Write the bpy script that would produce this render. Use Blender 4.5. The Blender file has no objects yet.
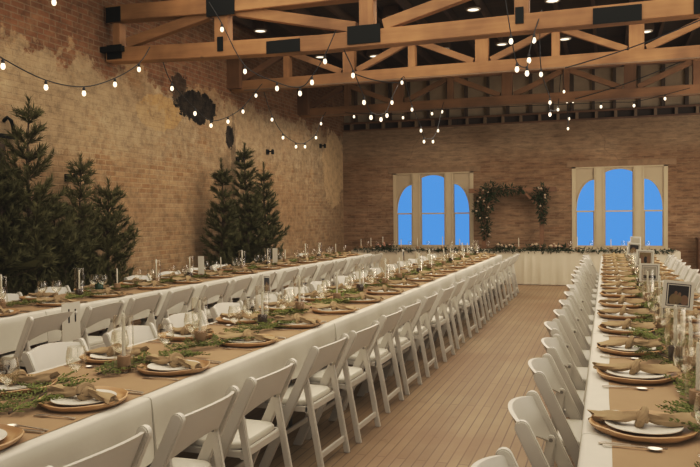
import bpy, bmesh, math, random
from mathutils import Vector, Matrix, noise
PI = math.pi
rnd = random.Random(7)
COL = bpy.context.scene.collection

# ------------------------------------------------------------------ helpers
def link(o, parent=None):
    COL.objects.link(o)
    if parent is not None: o.parent = parent
    return o

class MB:
    """collects vertices and faces for one mesh"""
    def __init__(s): s.V = []; s.F = []; s.M = []
    def add(s, vs, fs, m=0):
        n = len(s.V); s.V += [tuple(v) for v in vs]
        for f in fs: s.F.append(tuple(i + n for i in f)); s.M.append(m)
        return s
    def box(s, x0, x1, y0, y1, z0, z1, m=0):
        vs = [(x, y, z) for z in (z0, z1) for y in (y0, y1) for x in (x0, x1)]
        return s.add(vs, [(0,2,3,1),(4,5,7,6),(0,1,5,4),(2,6,7,3),(0,4,6,2),(1,3,7,5)], m)
    def beam(s, p, q, w, h, up=(0,0,1), m=0):
        p = Vector(p); q = Vector(q); d = (q - p).normalized()
        sx = d.cross(Vector(up)).normalized(); u = sx.cross(d)
        vs = []
        for e in (p, q):
            for a, b in ((-1,-1),(1,-1),(1,1),(-1,1)): vs.append(e + sx*a*w/2 + u*b*h/2)
        return s.add(vs, [(0,1,2,3),(7,6,5,4),(0,4,5,1),(1,5,6,2),(2,6,7,3),(3,7,4,0)], m)
    def tube(s, pts, rad, n=6, cap=True, m=0):
        pts = [Vector(p) for p in pts]
        if not isinstance(rad, (list, tuple)): rad = [rad]*len(pts)
        base = len(s.V)
        for i, p in enumerate(pts):
            d = (pts[min(i+1, len(pts)-1)] - pts[max(i-1, 0)]).normalized()
            a = d.cross(Vector((0,0,1)))
            if a.length < .05: a = d.cross(Vector((0,1,0)))
            a.normalize(); b = a.cross(d)
            for k in range(n):
                t = 2*PI*k/n; s.V.append(tuple(p + (a*math.cos(t) + b*math.sin(t))*rad[i]))
        for i in range(len(pts)-1):
            for k in range(n):
                s.F.append((base+i*n+k, base+i*n+(k+1)%n, base+(i+1)*n+(k+1)%n, base+(i+1)*n+k)); s.M.append(m)
        if cap:
            s.F.append(tuple(base+k for k in range(n))[::-1]); s.M.append(m)
            e = base+(len(pts)-1)*n; s.F.append(tuple(e+k for k in range(n))); s.M.append(m)
        return s
    def lathe(s, prof, n=24, c=(0,0,0), m=0):
        base = len(s.V); idx = []
        for r, z in prof:
            if r < 1e-5:
                idx.append([len(s.V)]*n); s.V.append((c[0], c[1], c[2]+z))
            else:
                row = []
                for k in range(n):
                    t = 2*PI*k/n; row.append(len(s.V)); s.V.append((c[0]+r*math.cos(t), c[1]+r*math.sin(t), c[2]+z))
                idx.append(row)
        for i in range(len(prof)-1):
            for k in range(n):
                f = []
                for v in (idx[i][k], idx[i][(k+1)%n], idx[i+1][(k+1)%n], idx[i+1][k]):
                    if v not in f: f.append(v)
                if len(f) > 2: s.F.append(tuple(f)); s.M.append(m)
        return s
    def extrude_xz(s, outline, y0, y1, m=0):
        n = len(outline)
        vs = [(x, y0, z) for x, z in outline] + [(x, y1, z) for x, z in outline]
        fs = [tuple(range(n)), tuple(range(2*n-1, n-1, -1))] + [(i, i+n, (i+1)%n+n, (i+1)%n) for i in range(n)]
        return s.add(vs, fs, m)
    def mesh(s, name, mats, smooth=False, bevel=0, fix=True):
        me = bpy.data.meshes.new(name); me.from_pydata(s.V, [], s.F)
        if not isinstance(mats, (list, tuple)): mats = [mats]
        for m in mats: me.materials.append(m)
        me.polygons.foreach_set('material_index', s.M)
        if fix or bevel:
            bm = bmesh.new(); bm.from_mesh(me)
            bmesh.ops.recalc_face_normals(bm, faces=bm.faces)
            if bevel:
                es = [e for e in bm.edges if len(e.link_faces) == 2 and e.calc_face_angle(0) > .6]
                bmesh.ops.bevel(bm, geom=es, offset=bevel, segments=2, affect='EDGES', clamp_overlap=True)
            bm.to_mesh(me); bm.free()
        if smooth:
            me.polygons.foreach_set('use_smooth', [True]*len(me.polygons))
            try: me.set_sharp_from_angle(angle=math.radians(48))
            except Exception: pass
        me.update(); return me
    def build(s, name, mats, parent=None, smooth=False, bevel=0, fix=True):
        return link(bpy.data.objects.new(name, s.mesh(name, mats, smooth, bevel, fix)), parent)

def put(name, me, parent=None, loc=(0,0,0), rz=0):
    o = bpy.data.objects.new(name, me); o.location = loc; o.rotation_euler = (0,0,rz)
    return link(o, parent)
def tag(o, label, cat, group=None):
    o['label'] = label; o['category'] = cat
    if group: o['group'] = group
    return o
def thing(name, label, cat, loc=(0,0,0), rz=0, group=None):
    o = bpy.data.objects.new(name, None); o.location = loc; o.rotation_euler = (0,0,rz); o.empty_display_size = .1
    return tag(link(o), label, cat, group)
def struct(o): o['kind'] = 'structure'; return o
NTH = 'first second third fourth fifth sixth seventh eighth ninth tenth eleventh twelfth thirteenth fourteenth fifteenth sixteenth seventeenth eighteenth nineteenth twentieth'.split() + ['twenty-first','twenty-second','twenty-third','twenty-fourth']

# ------------------------------------------------------------------ camera (solved from the photograph)
H = 1.58; F = 740.
vY = Vector((256, -21, F)); vX = Vector((2139, -3.5, -F))
dY = vY.normalized(); dX = (vX - dY*vX.dot(dY)).normalized(); dZ = dX.cross(dY)
if dZ.y > 0: dZ = -dZ
R = Matrix((dX, dY, dZ))            # world = R @ (right, down, forward)
cam = bpy.data.cameras.new('camera'); co = link(bpy.data.objects.new('camera', cam))
cam.sensor_width = 36; cam.lens = F*36/700; cam.clip_start = .05; cam.clip_end = 200
right = R @ Vector((1,0,0)); up = R @ Vector((0,-1,0)); back = R @ Vector((0,0,-1))
co.matrix_world = Matrix(((right.x, up.x, back.x, 0), (right.y, up.y, back.y, 0), (right.z, up.z, back.z, H), (0,0,0,1)))
bpy.context.scene.camera = co
K = 1.045                            # building shell
def A(x, y, z): return (x*K, y*K, H + (z - H)*K)
def AZ(z): return H + (z - H)*K
XL, YF, ZC = -6.42*K, 18.05*K, AZ(5.0)+.17
XR, YB = 7.6, -3.2

def ray(px, py): return R @ Vector((px-350, py-233.5, F))
def on_line(px, py, p, q):
    """point of the vertical plane through p and q (x, y) that the solved camera sees at px, py"""
    d = ray(px, py); nx_, ny_ = (q[1]-p[1]), -(q[0]-p[0])
    t_ = (nx_*p[0]+ny_*p[1])/(nx_*d.x+ny_*d.y); return Vector((0,0,H))+d*t_
# ------------------------------------------------------------------ materials
def mat(name): 
    m = bpy.data.materials.new(name); m.use_nodes = True; nt = m.node_tree; nt.nodes.clear()
    return m, nt
class N:
    def __init__(s, nt): s.nt = nt
    def __call__(s, typ, **kw):
        n = s.nt.nodes.new(typ)
        for k, v in kw.items():
            if k.startswith('i_'):
                key = k[2:]; key = int(key) if key.isdigit() else key.replace('_', ' ')
                if hasattr(v, 'is_output') or isinstance(v, bpy.types.NodeSocket): s.nt.links.new(v, n.inputs[key])
                else: n.inputs[key].default_value = v
            else: setattr(n, k, v)
        return n
def c4(c): return (c[0], c[1], c[2], 1)
def finish(nt, shader):
    o = nt.nodes.new('ShaderNodeOutputMaterial'); nt.links.new(shader, o.inputs['Surface'])
def math_(n, op, a, b=None, clamp=False):
    q = n('ShaderNodeMath', operation=op, use_clamp=clamp)
    for i, v in enumerate((a, b)):
        if v is None: continue
        if isinstance(v, bpy.types.NodeSocket): n.nt.links.new(v, q.inputs[i])
        else: q.inputs[i].default_value = v
    return q.outputs[0]
def mix_(n, fac, a, b, mode='MIX'):
    q = n('ShaderNodeMix', data_type='RGBA', blend_type=mode)
    for i, v in ((0, fac), (6, a), (7, b)):
        if isinstance(v, bpy.types.NodeSocket): n.nt.links.new(v, q.inputs[i])
        else: q.inputs[i].default_value = v if i == 0 else c4(v)
    return q.outputs[2]
def ramp_(n, fac, stops, interp='LINEAR'):
    q = n('ShaderNodeValToRGB'); cr = q.color_ramp; cr.interpolation = interp
    while len(cr.elements) < len(stops): cr.elements.new(.5)
    for e, (p, c) in zip(cr.elements, stops):
        e.position = p; e.color = c4(c) if not isinstance(c, (int, float)) else (c, c, c, 1)
    n.nt.links.new(fac, q.inputs[0]); return q.outputs[0]
def smooth_(n, v, lo, hi):
    q = n('ShaderNodeMapRange', interpolation_type='SMOOTHSTEP'); n.nt.links.new(v, q.inputs[0])
    q.inputs[1].default_value = lo; q.inputs[2].default_value = hi
    return q.outputs[0]
def noise_(n, vec, scale, detail=4, rough=.55, dist=0):
    q = n('ShaderNodeTexNoise', i_Scale=scale, i_Detail=detail, i_Roughness=rough, i_Distortion=dist)
    if vec is not None: n.nt.links.new(vec, q.inputs['Vector'])
    return q.outputs[0]
def principled(n, color, rough=.6, metal=0, bump=None, bs=.3, bd=.01, spec=None, sub=None):
    p = n('ShaderNodeBsdfPrincipled')
    for k, v in (('Base Color', color), ('Roughness', rough)):
        if isinstance(v, bpy.types.NodeSocket): n.nt.links.new(v, p.inputs[k])
        else: p.inputs[k].default_value = c4(v) if k == 'Base Color' else v
    p.inputs['Metallic'].default_value = metal
    if spec is not None: p.inputs['Specular IOR Level'].default_value = spec
    if bump is not None:
        b = n('ShaderNodeBump', i_Strength=bs, i_Distance=bd); n.nt.links.new(bump, b.inputs['Height'])
        n.nt.links.new(b.outputs[0], p.inputs['Normal'])
    return p.outputs[0]
def simple(name, c, rough=.6, metal=0, var=.12, scale=6, bs=0, rand=0, spec=None):
    m, nt = mat(name); n = N(nt)
    tc = n('ShaderNodeTexCoord'); f = noise_(n, tc.outputs['Object'], scale)
    col = mix_(n, f, tuple(x*(1-var) for x in c), tuple(min(1, x*(1+var)) for x in c))
    if rand:
        oi = n('ShaderNodeObjectInfo'); v = n('ShaderNodeHueSaturation', i_Saturation=1.0)
        nt.links.new(math_(n, 'ADD', math_(n, 'MULTIPLY', oi.outputs['Random'], 2*rand), 1-rand), v.inputs['Value'])
        nt.links.new(col, v.inputs['Color']); col = v.outputs[0]
    finish(nt, principled(n, col, rough, metal, f if bs else None, bs, spec=spec)); return m
def wood(name, c1, c2, axis='X', scale=1.0, rough=.65, rand=.1):
    m, nt = mat(name); n = N(nt); tc = n('ShaderNodeTexCoord')
    sc = {'X': (1, 14, 14), 'Y': (14, 1, 14), 'Z': (14, 14, 1)}[axis]
    mp = n('ShaderNodeMapping'); mp.inputs['Scale'].default_value = [s*scale for s in sc]
    nt.links.new(tc.outputs['Object'], mp.inputs[0])
    f = noise_(n, mp.outputs[0], 1.0, 6, .6, .6); g = noise_(n, tc.outputs['Object'], 1.3*scale, 3)
    col = mix_(n, ramp_(n, f, [(.3, 0), (.72, 1)]), c1, c2)
    col = mix_(n, .55, col, mix_(n, ramp_(n, g, [(.35, 0), (.65, 1)]), tuple(x*.65 for x in c1), tuple(min(1, x*1.08) for x in c2)))
    knot = n('ShaderNodeTexVoronoi', i_Scale=1.6*scale, feature='F1'); nt.links.new(tc.outputs['Object'], knot.inputs[0])
    col = mix_(n, math_(n, 'MULTIPLY', ramp_(n, knot.outputs[0], [(.02, 1), (.06, 0)]), .6), col, tuple(x*.35 for x in c1))
    if rand:
        oi = n('ShaderNodeObjectInfo'); v = n('ShaderNodeHueSaturation')
        nt.links.new(math_(n, 'ADD', math_(n, 'MULTIPLY', oi.outputs['Random'], 2*rand), 1-rand), v.inputs['Value'])
        nt.links.new(col, v.inputs['Color']); col = v.outputs[0]
    finish(nt, principled(n, col, rough, 0, f, .25, .004)); return m

M = {}
M['chair'] = simple('white_resin', (.53,.495,.425), .45, var=.03, rand=.04)
M['seat_pad'] = simple('white_vinyl', (.52,.485,.40), .5, var=.03)
M['bolt'] = simple('bolt_metal', (.25,.23,.2), .4, .8)
M['cloth'] = simple('white_linen', (.535,.50,.425), .85, var=.05, scale=9, bs=.05, spec=.2)
M['skirt'] = simple('ivory_skirt', (.50,.435,.33), .85, var=.05, scale=5, spec=.2)
M['kraft'] = simple('kraft_paper', (.315,.215,.122), .8, var=.08, scale=8, spec=.2)
M['plate'] = simple('white_porcelain', (.62,.58,.49), .4, var=.04, scale=30, spec=.3)
M['napkin'] = simple('taupe_napkin', (.31,.228,.132), .9, var=.2, scale=18, bs=.2, rand=.12, spec=.1)
M['wax'] = simple('candle_wax', (.47,.425,.335), .6, var=.03)
M['wick'] = simple('wick', (.05,.04,.03), .9)
M['steel'] = simple('cutlery_steel', (.62,.57,.49), .33, 1.0)
M['black_steel'] = simple('black_steel_plate', (.006,.0065,.005), .7, 0, var=.2, spec=.2)
M['bark'] = simple('bark', (.06,.035,.018), .9, var=.4, scale=20, bs=.4)
M['tree'] = simple('pine_needles', (.100,.090,.034), .75, var=.45, scale=3, rand=.12, spec=.15)
M['tree2'] = simple('dark_pine_needles', (.085,.078,.030), .75, var=.4, scale=3, rand=.1, spec=.15)
M['green'] = simple('cedar_green', (.135,.150,.034), .7, var=.4, scale=12, rand=.2, spec=.2)
M['green_dark'] = simple('dark_garland_green', (.026,.036,.013), .7, var=.4, scale=8, spec=.2)
M['flower'] = simple('cream_rose', (.40,.30,.20), .8, var=.2, scale=15)
M['flower2'] = simple('blush_rose', (.40,.21,.14), .8, var=.2, scale=15)
M['block'] = simple('birch_block', (.055,.032,.017), .8, var=.35, scale=25)
M['block2'] = simple('pale_block', (.24,.15,.075), .8, var=.25, scale=25)
M['cream'] = simple('cream_paint', (.42,.335,.215), .6, var=.08, scale=3)
M['cream_dark'] = simple('cream_paint_shade', (.37,.29,.185), .6, var=.08, scale=3)
M['card'] = simple('white_card', (.52,.48,.40), .7, var=.03)
M['photo_dark'] = simple('photo_dark', (.025,.020,.016), .9, var=.5, scale=14)
M['photo_tan'] = simple('photo_tan', (.16,.11,.05), .9, var=.5, scale=20)
M['photo_skin'] = simple('photo_skin', (.17,.10,.055), .9, var=.3, scale=20)
M['photo_grey'] = simple('photo_grey', (.30,.27,.21), .9, var=.1, scale=9)
M['cable'] = simple('black_cable', (.012,.010,.008), .6)
M['socket'] = simple('bulb_socket', (.012,.010,.009), .5)
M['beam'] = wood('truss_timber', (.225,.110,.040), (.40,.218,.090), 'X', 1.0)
M['beam_z'] = wood('truss_post_timber', (.225,.110,.042), (.39,.210,.087), 'Z', 1.0)
M['beam_dark'] = wood('old_timber', (.10,.046,.020), (.20,.098,.044), 'X', 1.0)
M['beam_dark_z'] = wood('old_post_timber', (.09,.042,.018), (.19,.092,.040), 'Z', 1.0)
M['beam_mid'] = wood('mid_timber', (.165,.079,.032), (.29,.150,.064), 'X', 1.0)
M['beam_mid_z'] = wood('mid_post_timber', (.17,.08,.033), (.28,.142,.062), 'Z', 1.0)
M['joist'] = wood('joist_timber', (.04,.022,.011), (.085,.045,.021), 'Y', 1.0)
M['stud'] = wood('stud_timber', (.05,.03,.016), (.10,.058,.03), 'Z', 1.0)
M['pale_wood'] = wood('pale_block_timber', (.16,.10,.055), (.25,.165,.09), 'Z', 1.0)
M['arch_wood'] = wood('arch_timber', (.13,.060,.024), (.22,.108,.046), 'X', 1.0)
M['door'] = simple('dark_door', (.012,.012,.010), .6, var=.3, scale=2)
M['door_frame'] = wood('door_frame_timber', (.06,.032,.016), (.11,.06,.03), 'Z', 1.0)
M['shade'] = simple('table_metal', (.10,.095,.09), .5, .5)
M['tabletop'] = simple('table_plastic', (.5,.48,.44), .6)
M['green_glass'] = simple('green_bottle', (.02,.05,.025), .2)

def glass_mat(name, tint=(.97,.96,.93), amt=.75, rough=.03, base=.05):
    m, nt = mat(name); n = N(nt)
    t = n('ShaderNodeBsdfTransparent', i_Color=c4(tint)); g = n('ShaderNodeBsdfGlossy', i_Color=(.95,.92,.86,1), i_Roughness=rough)
    lw = n('ShaderNodeLayerWeight', i_Blend=.32)
    f = math_(n, 'ADD', math_(n, 'MULTIPLY', lw.outputs['Facing'], amt), base, True)
    mx = n('ShaderNodeMixShader'); nt.links.new(f, mx.inputs[0]); nt.links.new(t.outputs[0], mx.inputs[1]); nt.links.new(g.outputs[0], mx.inputs[2])
    finish(nt, mx.outputs[0]); return m
M['glass'] = glass_mat('clear_glass', (.985,.98,.96), .40, .05, .035)
M['pane'] = glass_mat('window_glass', (1,1,1), .05, .3, .004)
def emit(name, c, s):
    m, nt = mat(name); n = N(nt); e = n('ShaderNodeEmission', i_Color=c4(c), i_Strength=s); finish(nt, e.outputs[0]); return m
M['bulb'] = emit('lit_bulb', (1,.84,.62), 2.2)
M['lens'] = emit('lit_ceiling_lens', (1,.88,.70), 2.2)

# wood-slice charger: ring grain
m, nt = mat('golden_charger_wood'); n = N(nt); tc = n('ShaderNodeTexCoord')
w = n('ShaderNodeTexWave', wave_type='RINGS', rings_direction='Z', i_Scale=9.0, i_Distortion=3.0, i_Detail=3.0); nt.links.new(tc.outputs['Object'], w.inputs[0])
oi = n('ShaderNodeObjectInfo'); g = noise_(n, tc.outputs['Object'], 7)
col = mix_(n, w.outputs[1], (.40,.245,.115), (.54,.365,.195)); col = mix_(n, g, col, (.30,.165,.062))
v = n('ShaderNodeHueSaturation'); nt.links.new(math_(n, 'ADD', math_(n, 'MULTIPLY', oi.outputs['Random'], .3), .85), v.inputs['Value']); nt.links.new(col, v.inputs['Color'])
finish(nt, principled(n, v.outputs[0], .42)); M['charger'] = m

# floor boards running along the room
m, nt = mat('floor_boards'); n = N(nt); tc = n('ShaderNodeTexCoord'); sp = n('ShaderNodeSeparateXYZ'); nt.links.new(tc.outputs['Object'], sp.inputs[0])
cb = n('ShaderNodeCombineXYZ'); nt.links.new(sp.outputs[1], cb.inputs[0]); nt.links.new(sp.outputs[0], cb.inputs[1])
br = n('ShaderNodeTexBrick', offset=.37, i_Scale=1.0); nt.links.new(cb.outputs[0], br.inputs[0])
for k, v_ in (('Color1', (.275,.195,.110,1)), ('Color2', (.21,.146,.080,1)), ('Mortar', (.065,.04,.02,1)), ('Mortar Size', .005), ('Mortar Smooth', .3), ('Bias', 0), ('Brick Width', 2.3), ('Row Height', .068)): br.inputs[k].default_value = v_
mp = n('ShaderNodeMapping'); mp.inputs['Scale'].default_value = (16, .8, 1); nt.links.new(tc.outputs['Object'], mp.inputs[0])
f = noise_(n, mp.outputs[0], 1.0, 6, .65); g = noise_(n, tc.outputs['Object'], .9, 5, .6)
col = mix_(n, math_(n, 'MULTIPLY', f, .5), br.outputs[0], (.34,.25,.15)); col = mix_(n, ramp_(n, g, [(.38, .5), (.62, 0)]), col, (.18,.10,.05))
wear = n('ShaderNodeTexNoise', i_Scale=5.0, i_Detail=8.0, i_Roughness=.75); nt.links.new(tc.outputs['Object'], wear.inputs[0])
col = mix_(n, ramp_(n, wear.outputs[0], [(.30, .5), (.40, 0)]), col, (.12,.07,.035))
finish(nt, principled(n, col, .5, 0, br.outputs['Fac'], -.3, .004, spec=.35)); M['floor'] = m

# plank ceiling
m, nt = mat('ceiling_planks'); n = N(nt); tc = n('ShaderNodeTexCoord')
br = n('ShaderNodeTexBrick', offset=.4, i_Scale=1.0); nt.links.new(tc.outputs['Object'], br.inputs[0])
for k, v_ in (('Color1', (.045,.027,.015,1)), ('Color2', (.025,.016,.010,1)), ('Mortar', (.008,.006,.005,1)), ('Mortar Size', .008), ('Brick Width', 3.6), ('Row Height', .19)): br.inputs[k].default_value = v_
finish(nt, principled(n, br.outputs[0], .8)); M['ceiling'] = m

def brick_nodes(n, vec, c1, c2, mort, bw=.215, rh=.075, ms=.010):
    br = n('ShaderNodeTexBrick', offset=.5, i_Scale=1.0); n.nt.links.new(vec, br.inputs[0])
    for k, v_ in (('Color1', c4(c1)), ('Color2', c4(c2)), ('Mortar', c4(mort)), ('Mortar Size', ms), ('Mortar Smooth', .4), ('Bias', -.1), ('Brick Width', bw), ('Row Height', rh)): br.inputs[k].default_value = v_
    return br
def blob(n, y, z, cy, cz, ry, rz, warp, amt=1.0):
    """soft-edged patch on a wall: 1 inside, 0 outside, edge broken by noise"""
    a = math_(n, 'DIVIDE', math_(n, 'SUBTRACT', y, cy), ry); b = math_(n, 'DIVIDE', math_(n, 'SUBTRACT', z, cz), rz)
    d = math_(n, 'SQRT', math_(n, 'ADD', math_(n, 'MULTIPLY', a, a), math_(n, 'MULTIPLY', b, b)))
    d = math_(n, 'ADD', d, math_(n, 'MULTIPLY', math_(n, 'SUBTRACT', warp, .5), 2.2*amt))
    q = n('ShaderNodeMapRange', interpolation_type='SMOOTHSTEP'); n.nt.links.new(d, q.inputs[0])
    q.inputs[1].default_value = 1.03; q.inputs[2].default_value = .98
    return q.outputs[0]

# left wall: red brick above, worn plaster and old render over brick below
m, nt = mat('plastered_brick'); n = N(nt); tc = n('ShaderNodeTexCoord'); sp = n('ShaderNodeSeparateXYZ'); nt.links.new(tc.outputs['Object'], sp.inputs[0])
Y, Z = sp.outputs[1], sp.outputs[2]
cb = n('ShaderNodeCombineXYZ'); nt.links.new(Y, cb.inputs[0]); nt.links.new(Z, cb.inputs[1]); vec = cb.outputs[0]
red = brick_nodes(n, vec, (.215,.100,.048), (.15,.070,.034), (.22,.145,.085))
tan = brick_nodes(n, vec, (.37,.25,.135), (.255,.145,.070), (.36,.26,.15))
f1 = noise_(n, vec, 1.1, 8, .62); f2 = noise_(n, vec, 4.5, 10, .72); f3 = noise_(n, vec, .45, 3, .5); f4 = noise_(n, vec, 2.2, 9, .76)
dirty = mix_(n, ramp_(n, f2, [(.36, 0), (.60, 1)]), (.17,.118,.066), (.46,.36,.23))
pla = mix_(n, ramp_(n, f4, [(.4, 0), (.62, 1)]), dirty, (.31,.225,.13))
cover = ramp_(n, math_(n, 'ADD', math_(n, 'MULTIPLY', f1, .6), math_(n, 'MULTIPLY', f2, .4)), [(.43, 0), (.49, 1)])
cover = math_(n, 'MULTIPLY', cover, math_(n, 'ADD', math_(n, 'MULTIPLY', smooth_(n, Z, 1.9, 3.0), .62), .38))
low = mix_(n, math_(n, 'MULTIPLY', cover, .86), tan.outputs[0], pla)
low = mix_(n, ramp_(n, f3, [(.40, .0), (.60, .35)]), low, (.21,.115,.05))
up_m = smooth_(n, math_(n, 'ADD', Z, math_(n, 'ADD', math_(n, 'MULTIPLY', math_(n, 'SUBTRACT', f1, .5), 1.7), math_(n, 'MULTIPLY', math_(n, 'SUBTRACT', f2, .5), 1.1))), 3.70, 3.77)
upb = mix_(n, ramp_(n, f2, [(.5, 0), (.62, .45)]), red.outputs[0], (.27,.17,.09))
col = mix_(n, up_m, low, upb)
# reddish lower band
lowm = ramp_(n, math_(n, 'ADD', Z, math_(n, 'MULTIPLY', f1, 1.2)), [(0, 0), (1, 0)])
yel = blob(n, Y, Z, 9.75*K, AZ(3.17), .62, .28, f4, .5); col = mix_(n, math_(n, 'MULTIPLY', yel, .75), col, (.42,.27,.115))
pale = blob(n, Y, Z, 17.35*K, AZ(2.75), .75, 1.0, f4, .6); col = mix_(n, math_(n, 'MULTIPLY', pale, .85), col, (.47,.335,.185))
pal2 = blob(n, Y, Z, 13.6*K, AZ(3.2), 2.4, .55, f4, .9); col = mix_(n, math_(n, 'MULTIPLY', pal2, .5), col, (.36,.265,.16))
pal3 = blob(n, Y, Z, 7.6*K, AZ(3.0), 2.4, .62, f4, .9); col = mix_(n, math_(n, 'MULTIPLY', pal3, .55), col, (.38,.285,.17))
drk = blob(n, Y, Z, 10.85*K, AZ(3.40), .62, .27, f2, .75); dr2 = blob(n, Y, Z, 11.95*K, AZ(3.02), .17, .22, f2, .8); dr3 = blob(n, Y, Z, 12.1*K, AZ(2.7), .10, .75, f2, .9)
dr4 = blob(n, Y, Z, 10.3*K, AZ(3.62), .25, .25, f2, 1.3)
dk = math_(n, 'MAXIMUM', math_(n, 'MAXIMUM', drk, dr2), math_(n, 'MAXIMUM', math_(n, 'MULTIPLY', dr3, .45), math_(n, 'MULTIPLY', dr4, .8)))
col = mix_(n, dk, col, mix_(n, ramp_(n, f2, [(.4, 0), (.6, 1)]), (.012,.009,.006), (.045,.032,.02)))
bmp = math_(n, 'ADD', math_(n, 'MULTIPLY', tan.outputs['Fac'], -.6), f2)
gr = noise_(n, vec, 5.5, 12, .74)
col = mix_(n, .55, col, ramp_(n, gr, [(.36, .42), (.50, .95), (.64, 1.25)]), 'MULTIPLY')
finish(nt, principled(n, col, .9, 0, bmp, .55, .02, spec=.15)); M['wall_left'] = m

# far wall: thin tan brick
def far_material(name, base=(.27,.158,.085), dark=(.15,.076,.038), mort=(.25,.165,.10)):
    m, nt = mat(name); n = N(nt); tc = n('ShaderNodeTexCoord'); sp = n('ShaderNodeSeparateXYZ'); nt.links.new(tc.outputs['Object'], sp.inputs[0])
    cb = n('ShaderNodeCombineXYZ'); nt.links.new(sp.outputs[0], cb.inputs[0]); nt.links.new(sp.outputs[2], cb.inputs[1]); vec = cb.outputs[0]
    br = brick_nodes(n, vec, base, dark, mort, .24, .062, .008)
    mp = n('ShaderNodeMapping'); mp.inputs['Scale'].default_value = (1, 5, 1); nt.links.new(vec, mp.inputs[0])
    f1 = noise_(n, mp.outputs[0], 1.2, 8, .65); f2 = noise_(n, vec, 3.5, 7, .65); f3 = noise_(n, vec, .6, 4, .5)
    col = mix_(n, ramp_(n, f1, [(.36, 0), (.66, .75)]), br.outputs[0], (.31,.212,.125))
    hi = smooth_(n, math_(n, 'ADD', sp.outputs[2], math_(n, 'MULTIPLY', f3, .9)), 3.15, 3.75)
    col = mix_(n, math_(n, 'MULTIPLY', hi, .55), col, (.34,.25,.158))
    col = mix_(n, ramp_(n, f3, [(.38, .45), (.6, 0)]), col, (.14,.076,.036))
    col = mix_(n, ramp_(n, f2, [(.66, 0), (.76, .5)]), col, (.37,.28,.18))
    vo = n('ShaderNodeTexVoronoi', feature='DISTANCE_TO_EDGE', i_Scale=.24)
    wv = n('ShaderNodeVectorMath', operation='ADD'); nt.links.new(vec, wv.inputs[0])
    nz = n('ShaderNodeTexNoise', i_Scale=2.5, i_Detail=5.0); nt.links.new(vec, nz.inputs[0])
    sc = n('ShaderNodeVectorMath', operation='SCALE', i_Scale=.5); nt.links.new(nz.outputs[1], sc.inputs[0]); nt.links.new(sc.outputs[0], wv.inputs[1])
    nt.links.new(wv.outputs[0], vo.inputs[0])
    col = mix_(n, ramp_(n, vo.outputs[0], [(.001, .35), (.004, 0)]), col, (.09,.05,.028))
    gr = noise_(n, mp.outputs[0], 3.2, 12, .78)
    col = mix_(n, .75, col, ramp_(n, gr, [(.36, .45), (.50, .95), (.64, 1.25)]), 'MULTIPLY')
    finish(nt, principled(n, col, .9, 0, math_(n, 'ADD', math_(n, 'MULTIPLY', br.outputs['Fac'], -.8), f2), .5, .015, spec=.15)); return m
M['wall_far'] = far_material('tan_brick')
M['wall_plain'] = simple('plain_wall', (.27,.19,.115), .9, var=.1, scale=2)
M['gable'] = simple('worn_boards', (.36,.27,.17), .85, var=.45, scale=2.5)
M['lintel'] = simple('brick_lintel', (.225,.145,.08), .9, var=.35, scale=9, bs=.3)

# ------------------------------------------------------------------ room shell
t = .3
fl = struct(MB().box(XL-t, XR+t, YB-t, YF+t, -.2, 0).build('floor', M['floor']))
ce = struct(MB().box(XL-t, XR+t, YB-t, YF+t, ZC, ZC+.2).build('ceiling', M['ceiling']))
# left wall with a doorway
DY0, DY1, DZ = 5.4*K, 6.62*K, AZ(2.44)
wl = MB(); wl.box(XL-t, XL, YB-t, DY0, 0, ZC).box(XL-t, XL, DY1, YF+t, 0, ZC).box(XL-t, XL, DY0, DY1, DZ, ZC)
struct(wl.build('wall_left', M['wall_left']))
wr = MB().box(XR, XR+t, YB-t, YF+t, 0, ZC); struct(wr.build('wall_right', M['wall_plain']))
wb = MB().box(XL, XR, YB-t, YB, 0, ZC); struct(wb.build('wall_behind', M['wall_plain']))
# far wall with two window openings
ZL = AZ(3.75)
W1 = (-5.08*K, -3.05*K, AZ(.77), AZ(2.615)); W2 = (-.755*K, 1.315*K, AZ(.77), AZ(2.64))
ow = MB()
ow.box(XL, W1[0], YF, YF+t, 0, ZL).box(W1[1], W2[0], YF, YF+t, 0, ZL).box(W2[1], XR, YF, YF+t, 0, ZL)
for W in (W1, W2): ow.box(W[0], W[1], YF, YF+t, 0, W[2]).box(W[0], W[1], YF, YF+t, W[3], ZL)
struct(ow.build('wall_far', M['wall_far']))
gb = MB().box(XL, XR, YF+.14, YF+t, ZL, ZC); struct(gb.build('wall_far_boards', M['gable']))
k = 0
x = XL + .35
tr = 0
def trim(bm, m, **kw):
    global tr
    tr += 1; return struct(bm.build('trim_%d' % tr, m, **kw))
while x < 3.4:
    z0 = AZ(3.93)
    w_ = .06 + .03*rnd.random(); trim(MB().box(x-w_/2, x+w_/2, YF+.04, YF+.14, z0, ZC), M['stud']); x += .47 + .1*rnd.random()
trim(MB().box(XL, XR, YF-.02, YF+.14, AZ(3.91), AZ(3.955)), M['beam_dark'])
trim(MB().box(XL, XR, YF-.03, YF+.02, ZL-.03, ZL+.012), M['beam_dark'])
trim(MB().box(XL, XR, YF+.10, YF+.145, ZL, AZ(3.92)), M['ceiling'])  # dark backing added so the gap behind the blocks reads as shaded
x = XL + .25
while x < 3.2:
    trim(MB().box(x-.035, x+.035, YF-.02, YF+.1, ZL+.012, AZ(3.91)), M['pale_wood']); x += .435 + .02*rnd.random()

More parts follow.
